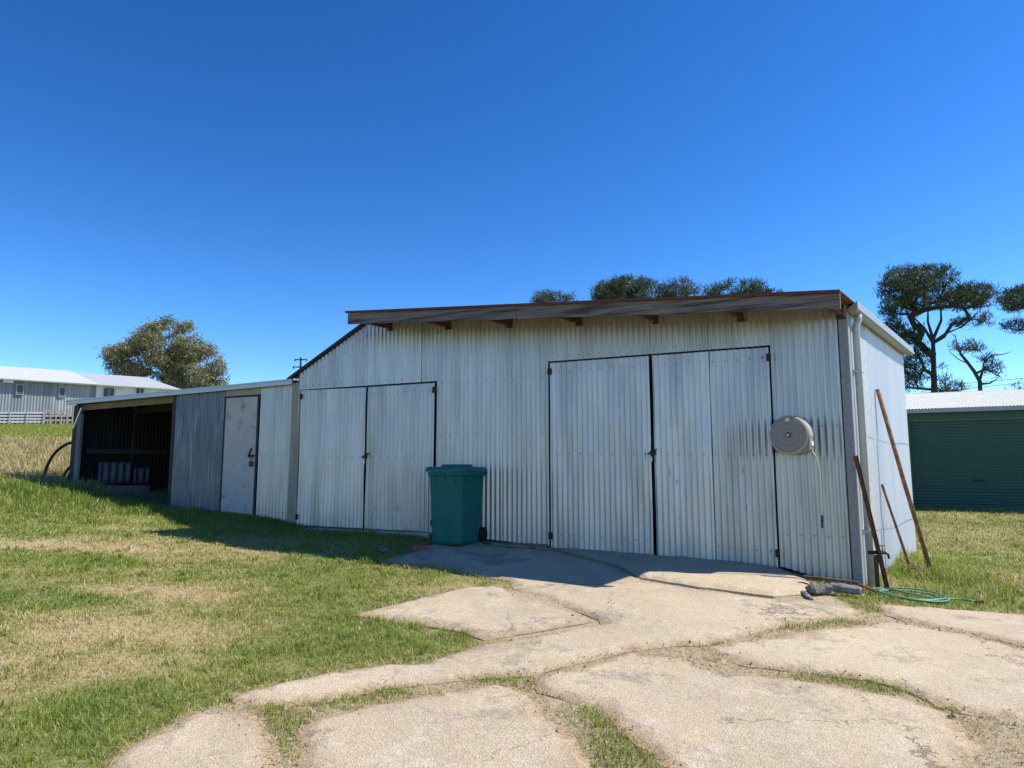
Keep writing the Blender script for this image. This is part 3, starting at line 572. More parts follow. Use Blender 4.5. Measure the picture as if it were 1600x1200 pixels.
# ------------------------------------------------------------------ wheelie bin
def bin_():
    s0, s1 = 4.80, 5.38; sc = (s0 + s1) / 2; dn = .46; p = FWp(sc, dn, 0); gz_ = g1(p[0], p[1]) + .035
    root = thing('wheelie_bin', (p[0], p[1], gz_), 'teal green wheelie bin standing against the shed between the double doors', 'bin')
    def Q(a, b, z): return np.array([p[0], p[1], gz_]) + U * a + N * b + Z3 * z     # a left, b outward(front)
    rings = []
    def ring(hw, b0, b1, z, c=.06):
        pts = []
        for (cx, cy, st) in ((hw - c, b1 - c, 0), (-hw + c, b1 - c, 90), (-hw + c, b0 + c, 180), (hw - c, b0 + c, 270)):
            for t in (0, 30, 60, 90): an = R(st + t); pts.append(Q(cx + c * math.cos(an), cy + c * math.sin(an), z))
        return pts
    lv = [(.225, -.23, .285, .0, .05), (.238, -.245, .298, .03, .05), (.252, -.295, .318, .5, .05), (.265, -.335, .335, .90, .045), (.27, -.34, .34, .93, .045), (.29, -.35, .355, .935, .05), (.29, -.35, .355, .985, .05)]
    vs_ = []; fs_ = []
    for r_ in lv: vs_ += ring(*r_[:3], r_[3], r_[4])
    n = 16
    for i in range(len(lv) - 1):
        for k in range(n): fs_.append((i * n + k, i * n + (k + 1) % n, (i + 1) * n + (k + 1) % n, (i + 1) * n + k))
    fs_.append(tuple(range(n))[::-1]); body = MB().add(vs_, fs_).build('body', 'bin_body', root, smooth=False)
    mod = body.modifiers.new('bev', 'BEVEL'); mod.width = .006; mod.segments = 2; mod.limit_method = 'ANGLE'
    for a in (-.16, 0, .16): MB().box(Q(a - .008, .325, .84), U * .016, N * .022, Z3 * .09).build('rib', 'bin_body', root)
    for b in (-.2, 0, .2): MB().box(Q(-.285, b - .01, .85), U * .022, N * .016, Z3 * .08).build('rib', 'bin_body', root)
    lid = [(.30, -.36, .40, .987, .05), (.305, -.37, .405, 1.0, .05), (.30, -.365, .395, 1.035, .05), (.27, -.33, .35, 1.05, .05), (.17, -.2, .2, 1.058, .05), (.155, -.18, .18, 1.09, .05)]
    vs_ = []; fs_ = []
    for r_ in lid: vs_ += ring(*r_[:3], r_[3], r_[4])
    for i in range(len(lid) - 1):
        for k in range(n): fs_.append((i * n + k, i * n + (k + 1) % n, (i + 1) * n + (k + 1) % n, (i + 1) * n + k))
    fs_.append(tuple((len(lid) - 1) * n + k for k in range(n))); fs_.append(tuple(range(n))[::-1]); l = MB().add(vs_, fs_).build('lid', 'bin_lid', root)
    mod = l.modifiers.new('bev', 'BEVEL'); mod.width = .008; mod.segments = 2; mod.limit_method = 'ANGLE'
    for a in (-.22, .22): MB().box(Q(a - .03, .36, 1.03), U * .06, N * .05, Z3 * .025).build('lid_grip', 'bin_body', l)
    MB().tube([Q(-.27, -.39, .97), Q(.27, -.39, .97)], .016, 10).build('handle', 'bin_body', root)
    for a in (-.25, .25):
        w = MB(); w.tube([Q(a - .03, -.30, .10), Q(a + .03, -.30, .10)], .10, 20); wo = w.build('wheel', 'rubber', root); MB().tube([Q(a - .034, -.30, .10), Q(a + .034, -.30, .10)], .045, 14).build('hub', 'black_iron', wo)
    MB().tube([Q(-.25, -.30, .10), Q(.25, -.30, .10)], .012, 8).build('axle', 'steel', root)
bin_()
p = GP(657, 863); q = MB(); q.box(p + np.array([-.11, -.05, .02]), np.array([.215, .03, 0]), np.array([-.015, .105, 0]), Z3 * .072)
tag(q.build('brick', 'brick', None, bevel=.004), 'red brick lying on the concrete in front of the bin', 'brick')
def rock(px, py, r, label, mt='stone', sq=.6, lift=.0):
    p = GP(px, py); bm = bmesh.new(); bmesh.ops.create_icosphere(bm, subdivisions=2, radius=r); rr = random.Random(px)
    for v in bm.verts: v.co *= rr.uniform(.8, 1.15); v.co.z *= sq
    me = bpy.data.meshes.new('stone'); bm.to_mesh(me); bm.free(); me.materials.append(MATS[mt]); o = bpy.data.objects.new('stone', me); COL.objects.link(o); o.location = (p[0], p[1], p[2] + r * sq * .6 + lift); o.rotation_euler = (0, 0, px)
    tag(o, label, 'stone')
rock(601, 864, .07, 'small dark stone in the shaded grass left of the brick')

# ------------------------------------------------------------------ hose reel on the wall
def reel():
    sc, zc, r = .605, .435, .235; p = FWp(sc, 0, zc - r)
    root = thing('hose_reel', p, 'round grey-beige retractable hose reel mounted on the shed front', 'hose reel')
    ph = R(15); RU = U * math.cos(ph) - N * math.sin(ph); RN = N * math.cos(ph) + U * math.sin(ph); hinge = FWp(.86, .02, 0) - Z3 * EYE
    def RP(s, d, z): return hinge + RU * (s - .86) + RN * (d - .02) + Z3 * (z + EYE)
    def disk(d0, d1, r0, r1, name, m, par, nseg=48, sx=0, bev=.008):
        vs_ = []; fs_ = []
        for d, rr in ((d0, r0), (d1 - .02, r1), (d1, r1 - .018)):
            for k in range(nseg): t = 2 * math.pi * k / nseg; vs_.append(RP(sc + rr * math.cos(t), d, zc + rr * math.sin(t)))
        for i in range(2):
            for k in range(nseg): fs_.append((i * nseg + k, i * nseg + (k + 1) % nseg, (i + 1) * nseg + (k + 1) % nseg, (i + 1) * nseg + k))
        fs_.append(tuple(2 * nseg + k for k in range(nseg))); return MB().add(vs_, fs_).build(name, m, par)
    body = disk(.05, .26, r, r, 'casing', 'reel_rim', root)
    disk(.24, .272, r - .012, r - .02, 'face_plate', 'reel_plastic', root)
    for rr in (.19, .13, .075):
        m = MB(); m.tube([RP(sc + rr * math.cos(2 * math.pi * k / 40), .272, zc + rr * math.sin(2 * math.pi * k / 40)) for k in range(41)], .004, 5, False); m.build('face_ring', 'reel_plastic', root)
    hb = MB(); hb.tube([RP(sc, .26, zc), RP(sc, .285, zc)], .032, 16); hb.build('hub', 'rubber', root)
    st = MB()
    for k in range(5): t = 2 * math.pi * k / 5; st.bar(RP(sc, .287, zc), RP(sc + .026 * math.cos(t), .287, zc + .026 * math.sin(t)), .008, .005, RN)
    st.build('hub_star', 'steel', root)
    sp = MB(); sp.hexa([RP(sc - .235, .05, zc - .18), RP(sc - .06, .05, zc - .235), RP(sc - .06, .25, zc - .235), RP(sc - .235, .25, zc - .18), RP(sc - .235, .05, zc), RP(sc, .05, zc), RP(sc, .25, zc), RP(sc - .235, .25, zc)]); sp.build('hose_outlet', 'reel_plastic', root, bevel=.01)
    br = MB(); br.box(FWp(sc + .19, .0, zc - .13), U * .06, N * .12, Z3 * .26); br.box(FWp(sc + .1, .0, zc - .2), U * .14, N * .03, Z3 * .4); br.build('bracket', 'reel_plastic', root, bevel=.008)
    MB().box(RP(sc - .02, .2725, zc + .165), RU * .045, RN * .002, Z3 * .035).build('sticker', 'label_white', root)
    gm = MB(); gm.box(RP(sc - .245, 0.140, zc - .13), RU * .05, RN * .07, Z3 * .055); gm.build('guide', 'label_white', root, bevel=.006)
    MB().tube([RP(sc - .215, 0.175, zc - .13), RP(sc - .215, 0.175, zc - .19)], .022, 10).build('hose_stop', 'rubber', root)
    hp = [RP(sc - .215, 0.175, zc - .17), RP(sc - .24, 0.180, zc - .20), RP(sc - .28, 0.180, zc - .27), RP(sc - .30, .16, zc - .42), RP(sc - .295, .14, zc - .62), RP(sc - .29, .12, zc - .84), RP(sc - .285, .11, zc - .93)]
    MB().tube(hp, .009, 8).build('hose', 'cream_hose', root, smooth=True)
    MB().tube([hp[-1], RP(sc - .282, .11, zc - .99), RP(sc - .282, .11, zc - 1.0), RP(sc - .28, .11, zc - 1.07)], [.014, .014, .011, .013], 8).build('nozzle', 'rubber', root)
reel()

# ------------------------------------------------------------------ rusty lengths leaning at the corner, tap, timber, hose
def on_side(px, py, o=.03):               # pixel -> point on the side wall plane, o in front of it
    r = ray(px, py); P0 = SWp(0, o, 0) - np.array([0, 0, EYE]); t = (P0 @ VO) / (r @ VO); p = r * t; p[2] += EYE; return p
a = GP(1388, 926); b = on_side(1337, 712, .05)
m = MB(); d_ = b - a; m.bar(a, b, .05, .008, VO); m.bar(a + VO * .0, b, .008, .05, VO); tag(m.build('steel_angle', 'rust', None), 'dark rusty steel angle leaning at the shed corner by the downpipe', 'steel bar')
a = GP(1457, 899); b = on_side(1371, 608, .04)
m = MB(); m.tube([a - Z3 * .02, a + (b - a) * .5 - VO * .01, b], .028, 10); tag(m.build('rusty_pipe', 'rust_pale', None, smooth=True), 'tall rusty brown pipe leaning on the sunlit side wall', 'pipe')
a = GP(1424, 893); b = on_side(1378, 757, .03); k = GP(1432, 904)
m = MB(); m.tube([a + Z3 * .05, a + (b - a) * .12, b], [.022, .02, .015], 8); rt = m.build('digging_tool', 'rust_pale', None, smooth=True); tag(rt, 'thin rusty tool with hooked foot leaning between the pipe and the wall', 'tool')
q = MB(); q.hexa([a + np.array([-.05, -.03, .0]), a + np.array([.03, -.03, -.0]), k + np.array([.04, 0, .0]), k + np.array([-.04, 0, 0]), a + np.array([-.04, -.02, .1]), a + np.array([.03, -.02, .1]), k + np.array([.04, 0, .02]), k + np.array([-.04, 0, .02])]); q.build('blade', 'rust', rt)
# tap on a post
a = GP(1372, 924); tp = thing('tap_post', a, 'rusty stake with garden tap beside the shed corner', 'tap')
MB().bar(a - Z3 * .1, a + Z3 * .40, .05, .04, VO).build('stake', 'rust', tp)
m = MB(); m.tube([a + Z3 * .43 + np.array([-.09, -.02, 0]), a + Z3 * .43 + np.array([.10, .0, 0])], .022, 8); m.tube([a + Z3 * .43 + np.array([.10, 0, 0]), a + Z3 * .41 + np.array([.14, 0, 0]), a + Z3 * .36 + np.array([.15, 0, 0])], .014, 8); m.build('tap_body', 'black_iron', tp)
m = MB(); m.tube([a + Z3 * .44 + np.array([.08, 0, 0]), a + Z3 * .50 + np.array([.08, 0, 0])], .008, 6); m.bar(a + Z3 * .505 + np.array([.05, 0, 0]), a + Z3 * .505 + np.array([.11, 0, 0]), .012, .012); m.build('tap_handle', 'brass', tp)
# timber and iron offcuts at the corner
def plank(p0, p1, w, h, m, name, label, cat, jag=.006, lift=0.):
    a = GP(*p0); b = GP(*p1); a = a + Z3 * (h / 2 + .01 + lift); b = b + Z3 * (h / 2 + .01 + lift); d = b - a; L = np.linalg.norm(d); d /= L; s_ = np.cross(d, Z3); s_ /= np.linalg.norm(s_); u_ = np.cross(s_, d); vs_ = []; fs_ = []; n = 9; r_ = random.Random(int(p0[0]))
    for i in range(n + 1):
        c = a + d * L * i / n
        for k in range(8):
            t = 2 * math.pi * (k + .5) / 8; x = max(-1, min(1, 1.25 * math.cos(t))); y = max(-1, min(1, 1.25 * math.sin(t))); e = 1 - .25 * (i in (0, n))
            vs_.append(c + s_ * (x * w / 2 * e + r_.uniform(-jag, jag)) + u_ * (y * h / 2 * e + r_.uniform(-jag, jag)))
    for i in range(n):
        for k in range(8): fs_.append((i * 8 + k, i * 8 + (k + 1) % 8, (i + 1) * 8 + (k + 1) % 8, (i + 1) * 8 + k))
    fs_ += [tuple(range(8))[::-1], tuple(n * 8 + k for k in range(8))]
    tag(MB().add(vs_, fs_).build(name, m, None), label, cat)
plank((1264, 931), (1297, 930), .12, .10, 'stone', 'timber_block', 'short weathered grey timber block at the foot of the shed corner', 'timber', .012)
plank((1297, 930), (1346, 936), .10, .09, 'grey_timber', 'timber_plank', 'pale grey timber plank lying beside the short block', 'timber', .005, .03)
plank((1256, 916), (1345, 926), .05, .02, 'rust', 'steel_strip', 'long rusty steel strip lying along the foot of the wall', 'steel strip', .003, .09)
plank((1338, 922), (1372, 935), .05, .02, 'rust', 'steel_strip', 'short rusty steel strip reaching from the corner towards the tap', 'steel strip', .003, .05)
plank((1254, 928), (1268, 941), .05, .03, 'grey_timber', 'timber_splinter', 'small dark timber splinter left of the grey block', 'timber', .004)
# green garden hose
cpt = GP(1425, 936); pts = []
for k in range(90):
    t = k / 30 * 2 * math.pi; rr = .30 + .035 * math.sin(k * .21) + .0012 * k; x = cpt[0] + rr * 1.0 * math.cos(t + 2.2); y = cpt[1] + rr * .72 * math.sin(t + 2.2); pts.append(np.array([x, y, g1(x, y) + .03 + .008 * (k // 30) + .012 * math.sin(t * 1.5)]))
for px, py in ((1468, 943), (1490, 941), (1510, 943), (1526, 946)): c = GP(px, py); pts.append(c + Z3 * .035)
hz = thing('garden_hose', cpt, 'green garden hose coiled in the grass at the shed corner', 'hose')
MB().tube(pts, .0095, 7).build('hose', 'green_hose', hz, smooth=True)
MB().tube([pts[-1], pts[-1] + np.array([.07, 0, 0])], .02, 8).build('fitting', 'rust', hz)
# black hoops left of the lean-to
for i, (p0, pm, p1, lab) in enumerate((((66, 750), (84, 709), (119, 690), 'tallest black poly pipe hoop arching beside the open bay'), ((88, 755), (104, 736), (118, 722), 'middle black poly pipe arching low beside the open bay'), ((96, 756), (112, 742), (118, 735), 'lowest black poly pipe in the grass beside the open bay'))):
    Yh = 15.05; A, B, Cc = at(*p0, Yh), at(*pm, Yh + .05), at(*p1, Yh + .1); A[2] = g1(A[0], A[1]) - .05
    P = [(1 - t) ** 2 * A + 2 * t * (1 - t) * (B + (B - (A + Cc) / 2) * .9) + t * t * Cc for t in np.linspace(0, 1, 14)]; e = P[-1] + V * .5 + Z3 * .05; P += [e, e + V * .6 - Z3 * .25]
    P.append(np.array([P[-1][0] + .15, P[-1][1] + .3, g1(P[-1][0], P[-1][1])]))
    tag(MB().tube(P, .03, 8).build('poly_pipe', 'black_iron', None, smooth=True), lab, 'pipe', 'pipes beside the open bay')

# ------------------------------------------------------------------ green garage on the right
GA = np.array([math.cos(TH), -math.sin(TH), 0]); gn = np.array([-math.sin(TH), -math.cos(TH), 0]); gback = -gn
g0 = at(1424, 700, 19.4); g0 = np.array([g0[0], g0[1], 0])
def GQ(a, b, z): return g0 + GA * a + gback * b + Z3 * (z + EYE)       # a right, b back, z from eye
zb = -1.0; ze = 1.66
gar = thing('garage', GQ(2, 2, zb), 'dark green garage with roller door and white corrugated roof', 'garage')
def gsheet(a0, a1, z0, z1, m='garage_green', name='wall_sheet', b=0., axis=None):
    return corr(GA, Z3, gn, GQ(a0, b, 0), a1 - a0, z0, z1, amp=.006, pitch=.09).build(name, m, gar, smooth=True)
gsheet(-1.8, .0, zb, ze); gsheet(0, 3.05, 1.40, ze); gsheet(3.18, 4.2, zb, ze); gsheet(4.2, 5.2, zb, ze)
MB().box(GQ(-.09, -.02, zb), GA * .08, gn * .03, Z3 * 2.4).build('door_jamb', 'garage_green', gar); MB().box(GQ(3.06, -.02, zb), GA * .10, gn * .05, Z3 * 2.45).build('door_jamb', 'garage_green', gar)
vs_ = []; fs_ = []; nz = 30 * 6
for i in range(nz + 1):
    z = zb + 2.40 * i / nz; w = .012 * math.sin(2 * math.pi * i / 6)
    for a in (-.02, 3.07): vs_.append(GQ(a, .06 - w, z))
for i in range(nz): fs_.append((i * 2, i * 2 + 1, i * 2 + 3, i * 2 + 2))
rd = MB().add(vs_, fs_).build('roller_door', 'garage_door', gar, smooth=True)
MB().box(GQ(1.38, .03, -.22), GA * .28, gn * .02, Z3 * .035).build('handle', 'black_iron', rd)
MB().box(GQ(-.02, .05, zb), GA * 3.08, gn * .04, Z3 * .09).build('bottom_rail', 'garage_green', rd)
# roof
GS = V; n_ = int(8.2 / PITCH_C * 4); vs_ = []; fs_ = []
for i in range(n_ + 1):
    a = -2.2 + 8.2 * i / n_
    for j, (b, z) in enumerate(((-.18, ze + .06), (2.6, ze + .75))): vs_.append(GQ(a, b, z + .012 * math.sin(2 * math.pi * a / PITCH_C)))
for i in range(n_): fs_.append((i * 2, i * 2 + 2, i * 2 + 3, i * 2 + 1))
MB().add(vs_, fs_).build('roof_sheet', 'zinc_roof', gar, smooth=True)
vs_ = [];
MB().add([GQ(-2.2, 2.6, ze + .75), GQ(6, 2.6, ze + .75), GQ(6, 5.4, ze + .06), GQ(-2.2, 5.4, ze + .06)], [(0, 1, 2, 3)]).build('roof_sheet', 'zinc_roof', gar)
MB().box(GQ(-2.2, -.19, ze - .06), GA * 8.2, gn * .09, Z3 * .10).build('gutter', 'gutter', gar)
wall_quad('side_wall', GQ(-1.8, 0, -EYE), GQ(-1.8, 5.2, -EYE), zb, ze, ze, 'garage_green', gar); wall_quad('back_wall', GQ(-1.8, 5.2, -EYE), GQ(5.2, 5.2, -EYE), zb, ze, ze, 'garage_green', gar); wall_quad('side_wall', GQ(5.2, 0, -EYE), GQ(5.2, 5.2, -EYE), zb, ze, ze, 'garage_green', gar)
m = MB(); m.box(GQ(2.98, -.02, 1.42), GA * .1, gn * .12, Z3 * .1); m.tube([GQ(3.0, -.12, 1.44), GQ(2.93, -.2, 1.40)], [.05, .07], 12); m.build('lamp', 'black_iron', gar)
MB().tube([GQ(2.93, -.2, 1.40), GQ(2.925, -.205, 1.397)], .062, 12).build('lamp_lens', 'label_white', gar)
pa = GP(1540, 797); q = MB(); q.box(GQ(1.9, -.75, zb - .03), GA * 4.2, gn * -.72, Z3 * .06); dv = q.build('driveway', 'pale_concrete', None); tag(dv, kind='structure')

# ------------------------------------------------------------------ barn on the hill and its yards
bl = at(-160, 588, 54.0); bl_dir = np.array([11.2, 7.6, 0]); bl_dir /= np.linalg.norm(bl_dir); bn = np.array([bl_dir[1], -bl_dir[0], 0]); bback = -bn
O = at(0, 591, 58); ez = O[2]
def BQ(a, b, z): return np.array([O[0], O[1], 0]) + bl_dir * a + bback * b + Z3 * z
def along(px):                            # distance along the barn front at a pixel column
    r = ray(px, 610); o2 = np.array([O[0], O[1]]); A = np.array([[r[0], -bl_dir[0]], [r[1], -bl_dir[1]]]); return float(np.linalg.solve(A, o2)[1])
aw, ae = along(150), along(279); fl = at(0, 644, 58)[2]
barn = thing('barn', BQ(2, 3, fl - 1.3), 'long grey iron barn on the hill with louvred windows and pale roof', 'barn')
a = -9.
while a < aw - .05:
    b = min(a + 1.1, aw); corr(bl_dir, Z3, bn, BQ(a, 0, 0), b - a, fl, ez, amp=.02, pitch=.22, seg=5, rows=1, wob=0).build('wall_sheet', 'barn_wall', barn, smooth=True); a = b
a = aw
while a < ae - .05:
    b = min(a + 1.3, ae); corr(bl_dir, Z3, bn, BQ(a, .05, 0), b - a, fl - 1.2, ez + .02, amp=.02, pitch=.22, seg=5, rows=1, wob=0).build('wall_sheet', 'barn_white', barn, smooth=True); a = b
def bwin(px0, px1, py0, py1, mt, louvre):
    a0, a1 = along(px0), along(px1); d = BQ((a0 + a1) / 2, 0, 0)[1]; z0 = at(px0, py1, d)[2]; z1 = at(px0, py0, d)[2]
    w = MB(); w.box(BQ(a0, -.05, z0), bl_dir * (a1 - a0), bn * .03, Z3 * (z1 - z0)); wo = w.build('window', mt, barn)
    f = MB(); t = .06
    f.box(BQ(a0 - t, -.03, z0 - t), bl_dir * (a1 - a0 + 2 * t), bn * .1, Z3 * t); f.box(BQ(a0 - t, -.03, z1), bl_dir * (a1 - a0 + 2 * t), bn * .1, Z3 * t)
    f.box(BQ(a0 - t, -.03, z0), bl_dir * t, bn * .1, Z3 * (z1 - z0)); f.box(BQ(a1, -.03, z0), bl_dir * t, bn * .1, Z3 * (z1 - z0)); f.build('frame', 'gutter' if louvre else 'dark_timber', wo)
    if louvre:
        for k in range(6): z = z0 + (z1 - z0) * (k + .3) / 6; MB().hexa([BQ(a0, -.06, z), BQ(a1, -.06, z), BQ(a1, -.10, z - .08), BQ(a0, -.10, z - .08), BQ(a0, -.06, z + .02), BQ(a1, -.06, z + .02), BQ(a1, -.10, z - .06), BQ(a0, -.10, z - .06)]).build('louvre', 'galv_dark', wo)
    else: MB().box(BQ((a0 + a1) / 2 - .04, -.06, z0), bl_dir * .08, bn * .05, Z3 * (z1 - z0)).build('mullion', 'gum_bark', wo)
bwin(26.5, 36, 602, 616, 'window_dark', True); bwin(93.5, 101.5, 606, 619.5, 'window_dark', True); bwin(164, 177, 608, 624, 'window_dark', False); bwin(215, 223, 608, 618, 'window_dark', False)
def prism_roof(a0, a1, dep, e, rise, m, hip0=0., hip1=0., name='roof'):
    vs_ = [BQ(a0 - .3, -.55, e - .06), BQ(a1 + .2, -.55, e - .06), BQ(a1 + .2 - hip1, dep / 2, e + rise), BQ(a0 - .3 + hip0, dep / 2, e + rise), BQ(a0 - .3, dep + .4, e - .06), BQ(a1 + .2, dep + .4, e - .06)]
    o = MB().add(vs_, [(0, 1, 2, 3), (3, 2, 5, 4), (1, 5, 2), (4, 0, 3)]).build(name, m, barn); md = o.modifiers.new('s', 'SOLIDIFY'); md.thickness = .1
rz_ = at(0, 574, 62)[2] - ez
prism_roof(-9, aw, 8, ez, rz_, 'barn_roof', 0, 2.2); prism_roof(aw - 3.5, ae, 7.6, ez - .03, rz_ - .12, 'barn_roof_grey', 0, 2.6)
wall_quad('end_wall', BQ(ae, .05, -EYE), BQ(ae, 7.6, -EYE), fl - 1.2, ez, ez, 'barn_white', barn); wall_quad('back_wall', BQ(-9, 8, -EYE), BQ(ae, 7.8, -EYE), fl - 1.5, ez, ez, 'barn_wall', barn)
a = -8.5
while a < aw: MB().box(BQ(a, .25, fl - 2.2), bl_dir * .09, bback * .05, Z3 * 2.2).build('underfloor_slat', 'fence_timber', barn); a += .3
MB().box(BQ(along(4), -.1, ez - .35), bl_dir * .7, bn * .25, Z3 * .22).build('wall_lamp', 'white_paint', barn)
# pale steel rail yard fence and timber yard fence
def fence(name, px0, px1, ytop, ybot, Y, rails, posts, m, label, cat, th=.05):
    A = at(px0, ybot, Y); B = at(px1, ybot + 1, Y + 1.2); A[2] = g1(A[0], A[1]); B[2] = g1(B[0], B[1]); H = (ybot - ytop) / F * Y
    f = thing(name, (A + B) / 2, label, cat)
    for k in range(rails): z = H * (.12 + .86 * k / (rails - 1)); MB().bar(A + Z3 * z, B + Z3 * (z + random.uniform(-.03, .03)), .04, H * .12, Z3).build('rail', m, f)
    for k in range(posts): t = k / (posts - 1); p = A + (B - A) * t; MB().bar(p - Z3 * .2, p + Z3 * (H * (1.04 + random.uniform(-.05, .08))), th * 2, th * 2, bn).build('post', m if m != 'white_paint' else 'gutter', f)
fence('rail_fence', -40, 67, 648, 671, 55, 5, 5, 'white_paint', 'white horizontal rail yard fence in front of the barn', 'fence')
fence('timber_fence', 68, 112, 649, 674, 54, 4, 6, 'fence_timber', 'old brown timber yard fence at the end of the white rails', 'fence')

# ------------------------------------------------------------------ trees: trunk, branching limbs to many tips, foliage on the tips
def leaves_mesh(centers, dirs, size, per, mt, name, parent, spread=.35, narrow=.2, aim=.8, droop=0.):
    n = len(centers) * per; c = np.repeat(np.asarray(centers), per, 0); dd = np.repeat(np.asarray(dirs), per, 0)
    tint = np.repeat(rng.uniform(0, .65, len(centers)), per) + rng.uniform(0, .35, n)
    d = rng.normal(size=(n, 3)) * .75 + dd * aim; d[:, 2] -= droop; d /= np.linalg.norm(d, axis=1)[:, None]
    s = np.cross(d, rng.normal(size=(n, 3))); s /= np.linalg.norm(s, axis=1)[:, None]; L = size * rng.uniform(.55, 1.35, n)[:, None]
    o = c + rng.normal(size=(n, 3)) * spread * np.array([1, 1, .7]); Vv = np.stack([o - s * L * narrow * .5, o + s * L * narrow * .5, o + d * L + s * L * narrow * .15, o + d * L - s * L * narrow * .15], 1).reshape(-1, 3)
    loc = parent_loc(parent); me = bpy.data.meshes.new(name); me.vertices.add(n * 4); me.vertices.foreach_set('co', (Vv - loc).astype(np.float32).ravel())
    me.loops.add(n * 4); me.loops.foreach_set('vertex_index', np.arange(n * 4)); me.polygons.add(n); me.polygons.foreach_set('loop_start', np.arange(0, n * 4, 4)); me.polygons.foreach_set('loop_total', np.full(n, 4))
    me.update(); at_ = me.attributes.new('tint', 'FLOAT', 'POINT'); at_.data.foreach_set('value', np.repeat(np.clip(tint, 0, 1), 4).astype(np.float32)); me.materials.append(MATS[mt])
    ob = bpy.data.objects.new(name, me); COL.objects.link(ob); ob.parent = parent; return ob
def tree(name, label, Y, trunk_px, r0, outlines, mt, bark, size, group, spacing=.45, per=60, spread=.3, depth=.8, holes=(), droop=0., aim=.9, bare=(), narrow=.2, twig=.018, gap=.34, gscale=1.5):
    """outlines: crown silhouettes (pixels); tips fill the rounded volume behind each silhouette"""
    T = [at(x, y, Y) for x, y in trunk_px]; gz_ = g1(T[0][0], T[0][1]); B = T[0].copy(); B[2] = gz_
    root = thing(name, B, label, 'tree', group); rr = random.Random(int(trunk_px[0][0])); rg = np.random.default_rng(int(trunk_px[0][0]))
    path = [B - Z3 * .3] + (T if T[0][2] > gz_ + .3 else T[1:]); m = MB(); nodes = []; par = []
    for i in range(len(path) - 1):
        for t in np.linspace(0, 1, 5)[:-1]: nodes.append(path[i] + (path[i + 1] - path[i]) * t); par.append(len(nodes) - 2)
    nodes.append(path[-1]); par.append(len(nodes) - 2); ntr = len(nodes); tips = []; px2m = Y / F
    for ol in outlines:
        A = np.array(ol, float); x0, y0 = A.min(0); x1, y1 = A.max(0); cx, cy = A.mean(0); hw = (x1 - x0) / 2; hh = (y1 - y0) / 2; got = []
        n = 6000; qx = rg.uniform(x0, x1, n); qy = rg.uniform(y0, y1, n); ins = inpoly(qx, qy, ol)
        for hx, hy, ha, hb in holes: ins &= (((qx - hx) / ha) ** 2 + ((qy - hy) / hb) ** 2) > 1
        qx, qy = qx[ins], qy[ins]; seg = np.min([np.hypot(qx - a, qy - b) for a, b in [tuple(A[i] + (A[(i + 1) % len(A)] - A[i]) * t) for i in range(len(A)) for t in (0, .25, .5, .75)]], 0)
        hd_ = np.sqrt(np.clip(1 - (1 - np.clip(seg / (min(hw, hh) * 1.0), 0, 1)) ** 2, 0, 1)) * min(hw, hh * 2) * depth
        oy = rg.uniform(-1, 1, len(qx)) * hd_ * px2m
        g_ = vn((qx + .6 * oy / px2m) * px2m + 50, (qy - .4 * oy / px2m) * px2m + 50, gscale, int(cx), 2) > gap; qx, qy, oy = qx[g_], qy[g_], oy[g_]
        for a, b, c in zip(qx, qy, oy):
            p = at(a, b, Y + c)
            if not got or np.min(((np.array(got) - p) ** 2).sum(1)) > spacing ** 2: got.append(p)
        tips += got
    tips.sort(key=lambda p: np.min(((np.array(nodes[:ntr]) - p) ** 2).sum(1))); leaf_c = []; leaf_d = []
    for p in tips:
        Nn = np.array(nodes); d = Nn - p; cost = np.sqrt((d ** 2).sum(1)) + np.maximum(0, d[:, 2]) * .9; cost[:2] += 50; k = int(np.argmin(cost)); a = nodes[k]; L = np.linalg.norm(p - a); nseg = max(1, int(L / .7)); prev = k
        bend = np.array([rr.uniform(-1, 1), rr.uniform(-1, 1), rr.uniform(-1.1, .2)]) * L * .12
        for i in range(1, nseg + 1):
            t = i / nseg; q = a + (p - a) * t + bend * math.sin(math.pi * t); nodes.append(q); par.append(prev); prev = len(nodes) - 1
        leaf_c.append(p); dv = p - a; dv = dv / (np.linalg.norm(dv) + 1e-6) * .6 + np.array([0, 0, .6]); leaf_d.append(dv)
    cnt = np.zeros(len(nodes)); haschild = np.zeros(len(nodes), bool)
    for i in range(len(nodes) - 1, 0, -1):
        if not haschild[i]: cnt[i] += 1
        if par[i] >= 0: cnt[par[i]] += cnt[i]; haschild[par[i]] = True
    rad = np.minimum(twig * np.sqrt(cnt), r0)
    for i in range(1, len(nodes)):
        if par[i] < 0 or i < ntr: continue
        a = nodes[par[i]]; b = nodes[i]; ra = min(rad[par[i]], rad[i] * 1.5); m.tube([a, b], [ra, rad[i]], 6 if rad[i] > .06 else 4, False)
    m.tube(path, list(np.linspace(r0, r0 * .5, len(path))), 10)
    for bp in bare:
        a, b = at(*bp[0], Y), at(*bp[1], Y + rr.uniform(-.4, .4)); mid = (a + b) / 2 + np.array([rr.uniform(-1, 1), 0, rr.uniform(-1, 1)]) * np.linalg.norm(b - a) * .12; m.tube([a, mid, b], [bp[2], bp[2] * .7, bp[2] * .35], 6)
    m.build('trunk', bark, root, smooth=True); leaves_mesh(leaf_c, leaf_d, size, per, mt, 'crown', root, spread, narrow, aim, droop); return root
GRP = 'pines behind the sheds'
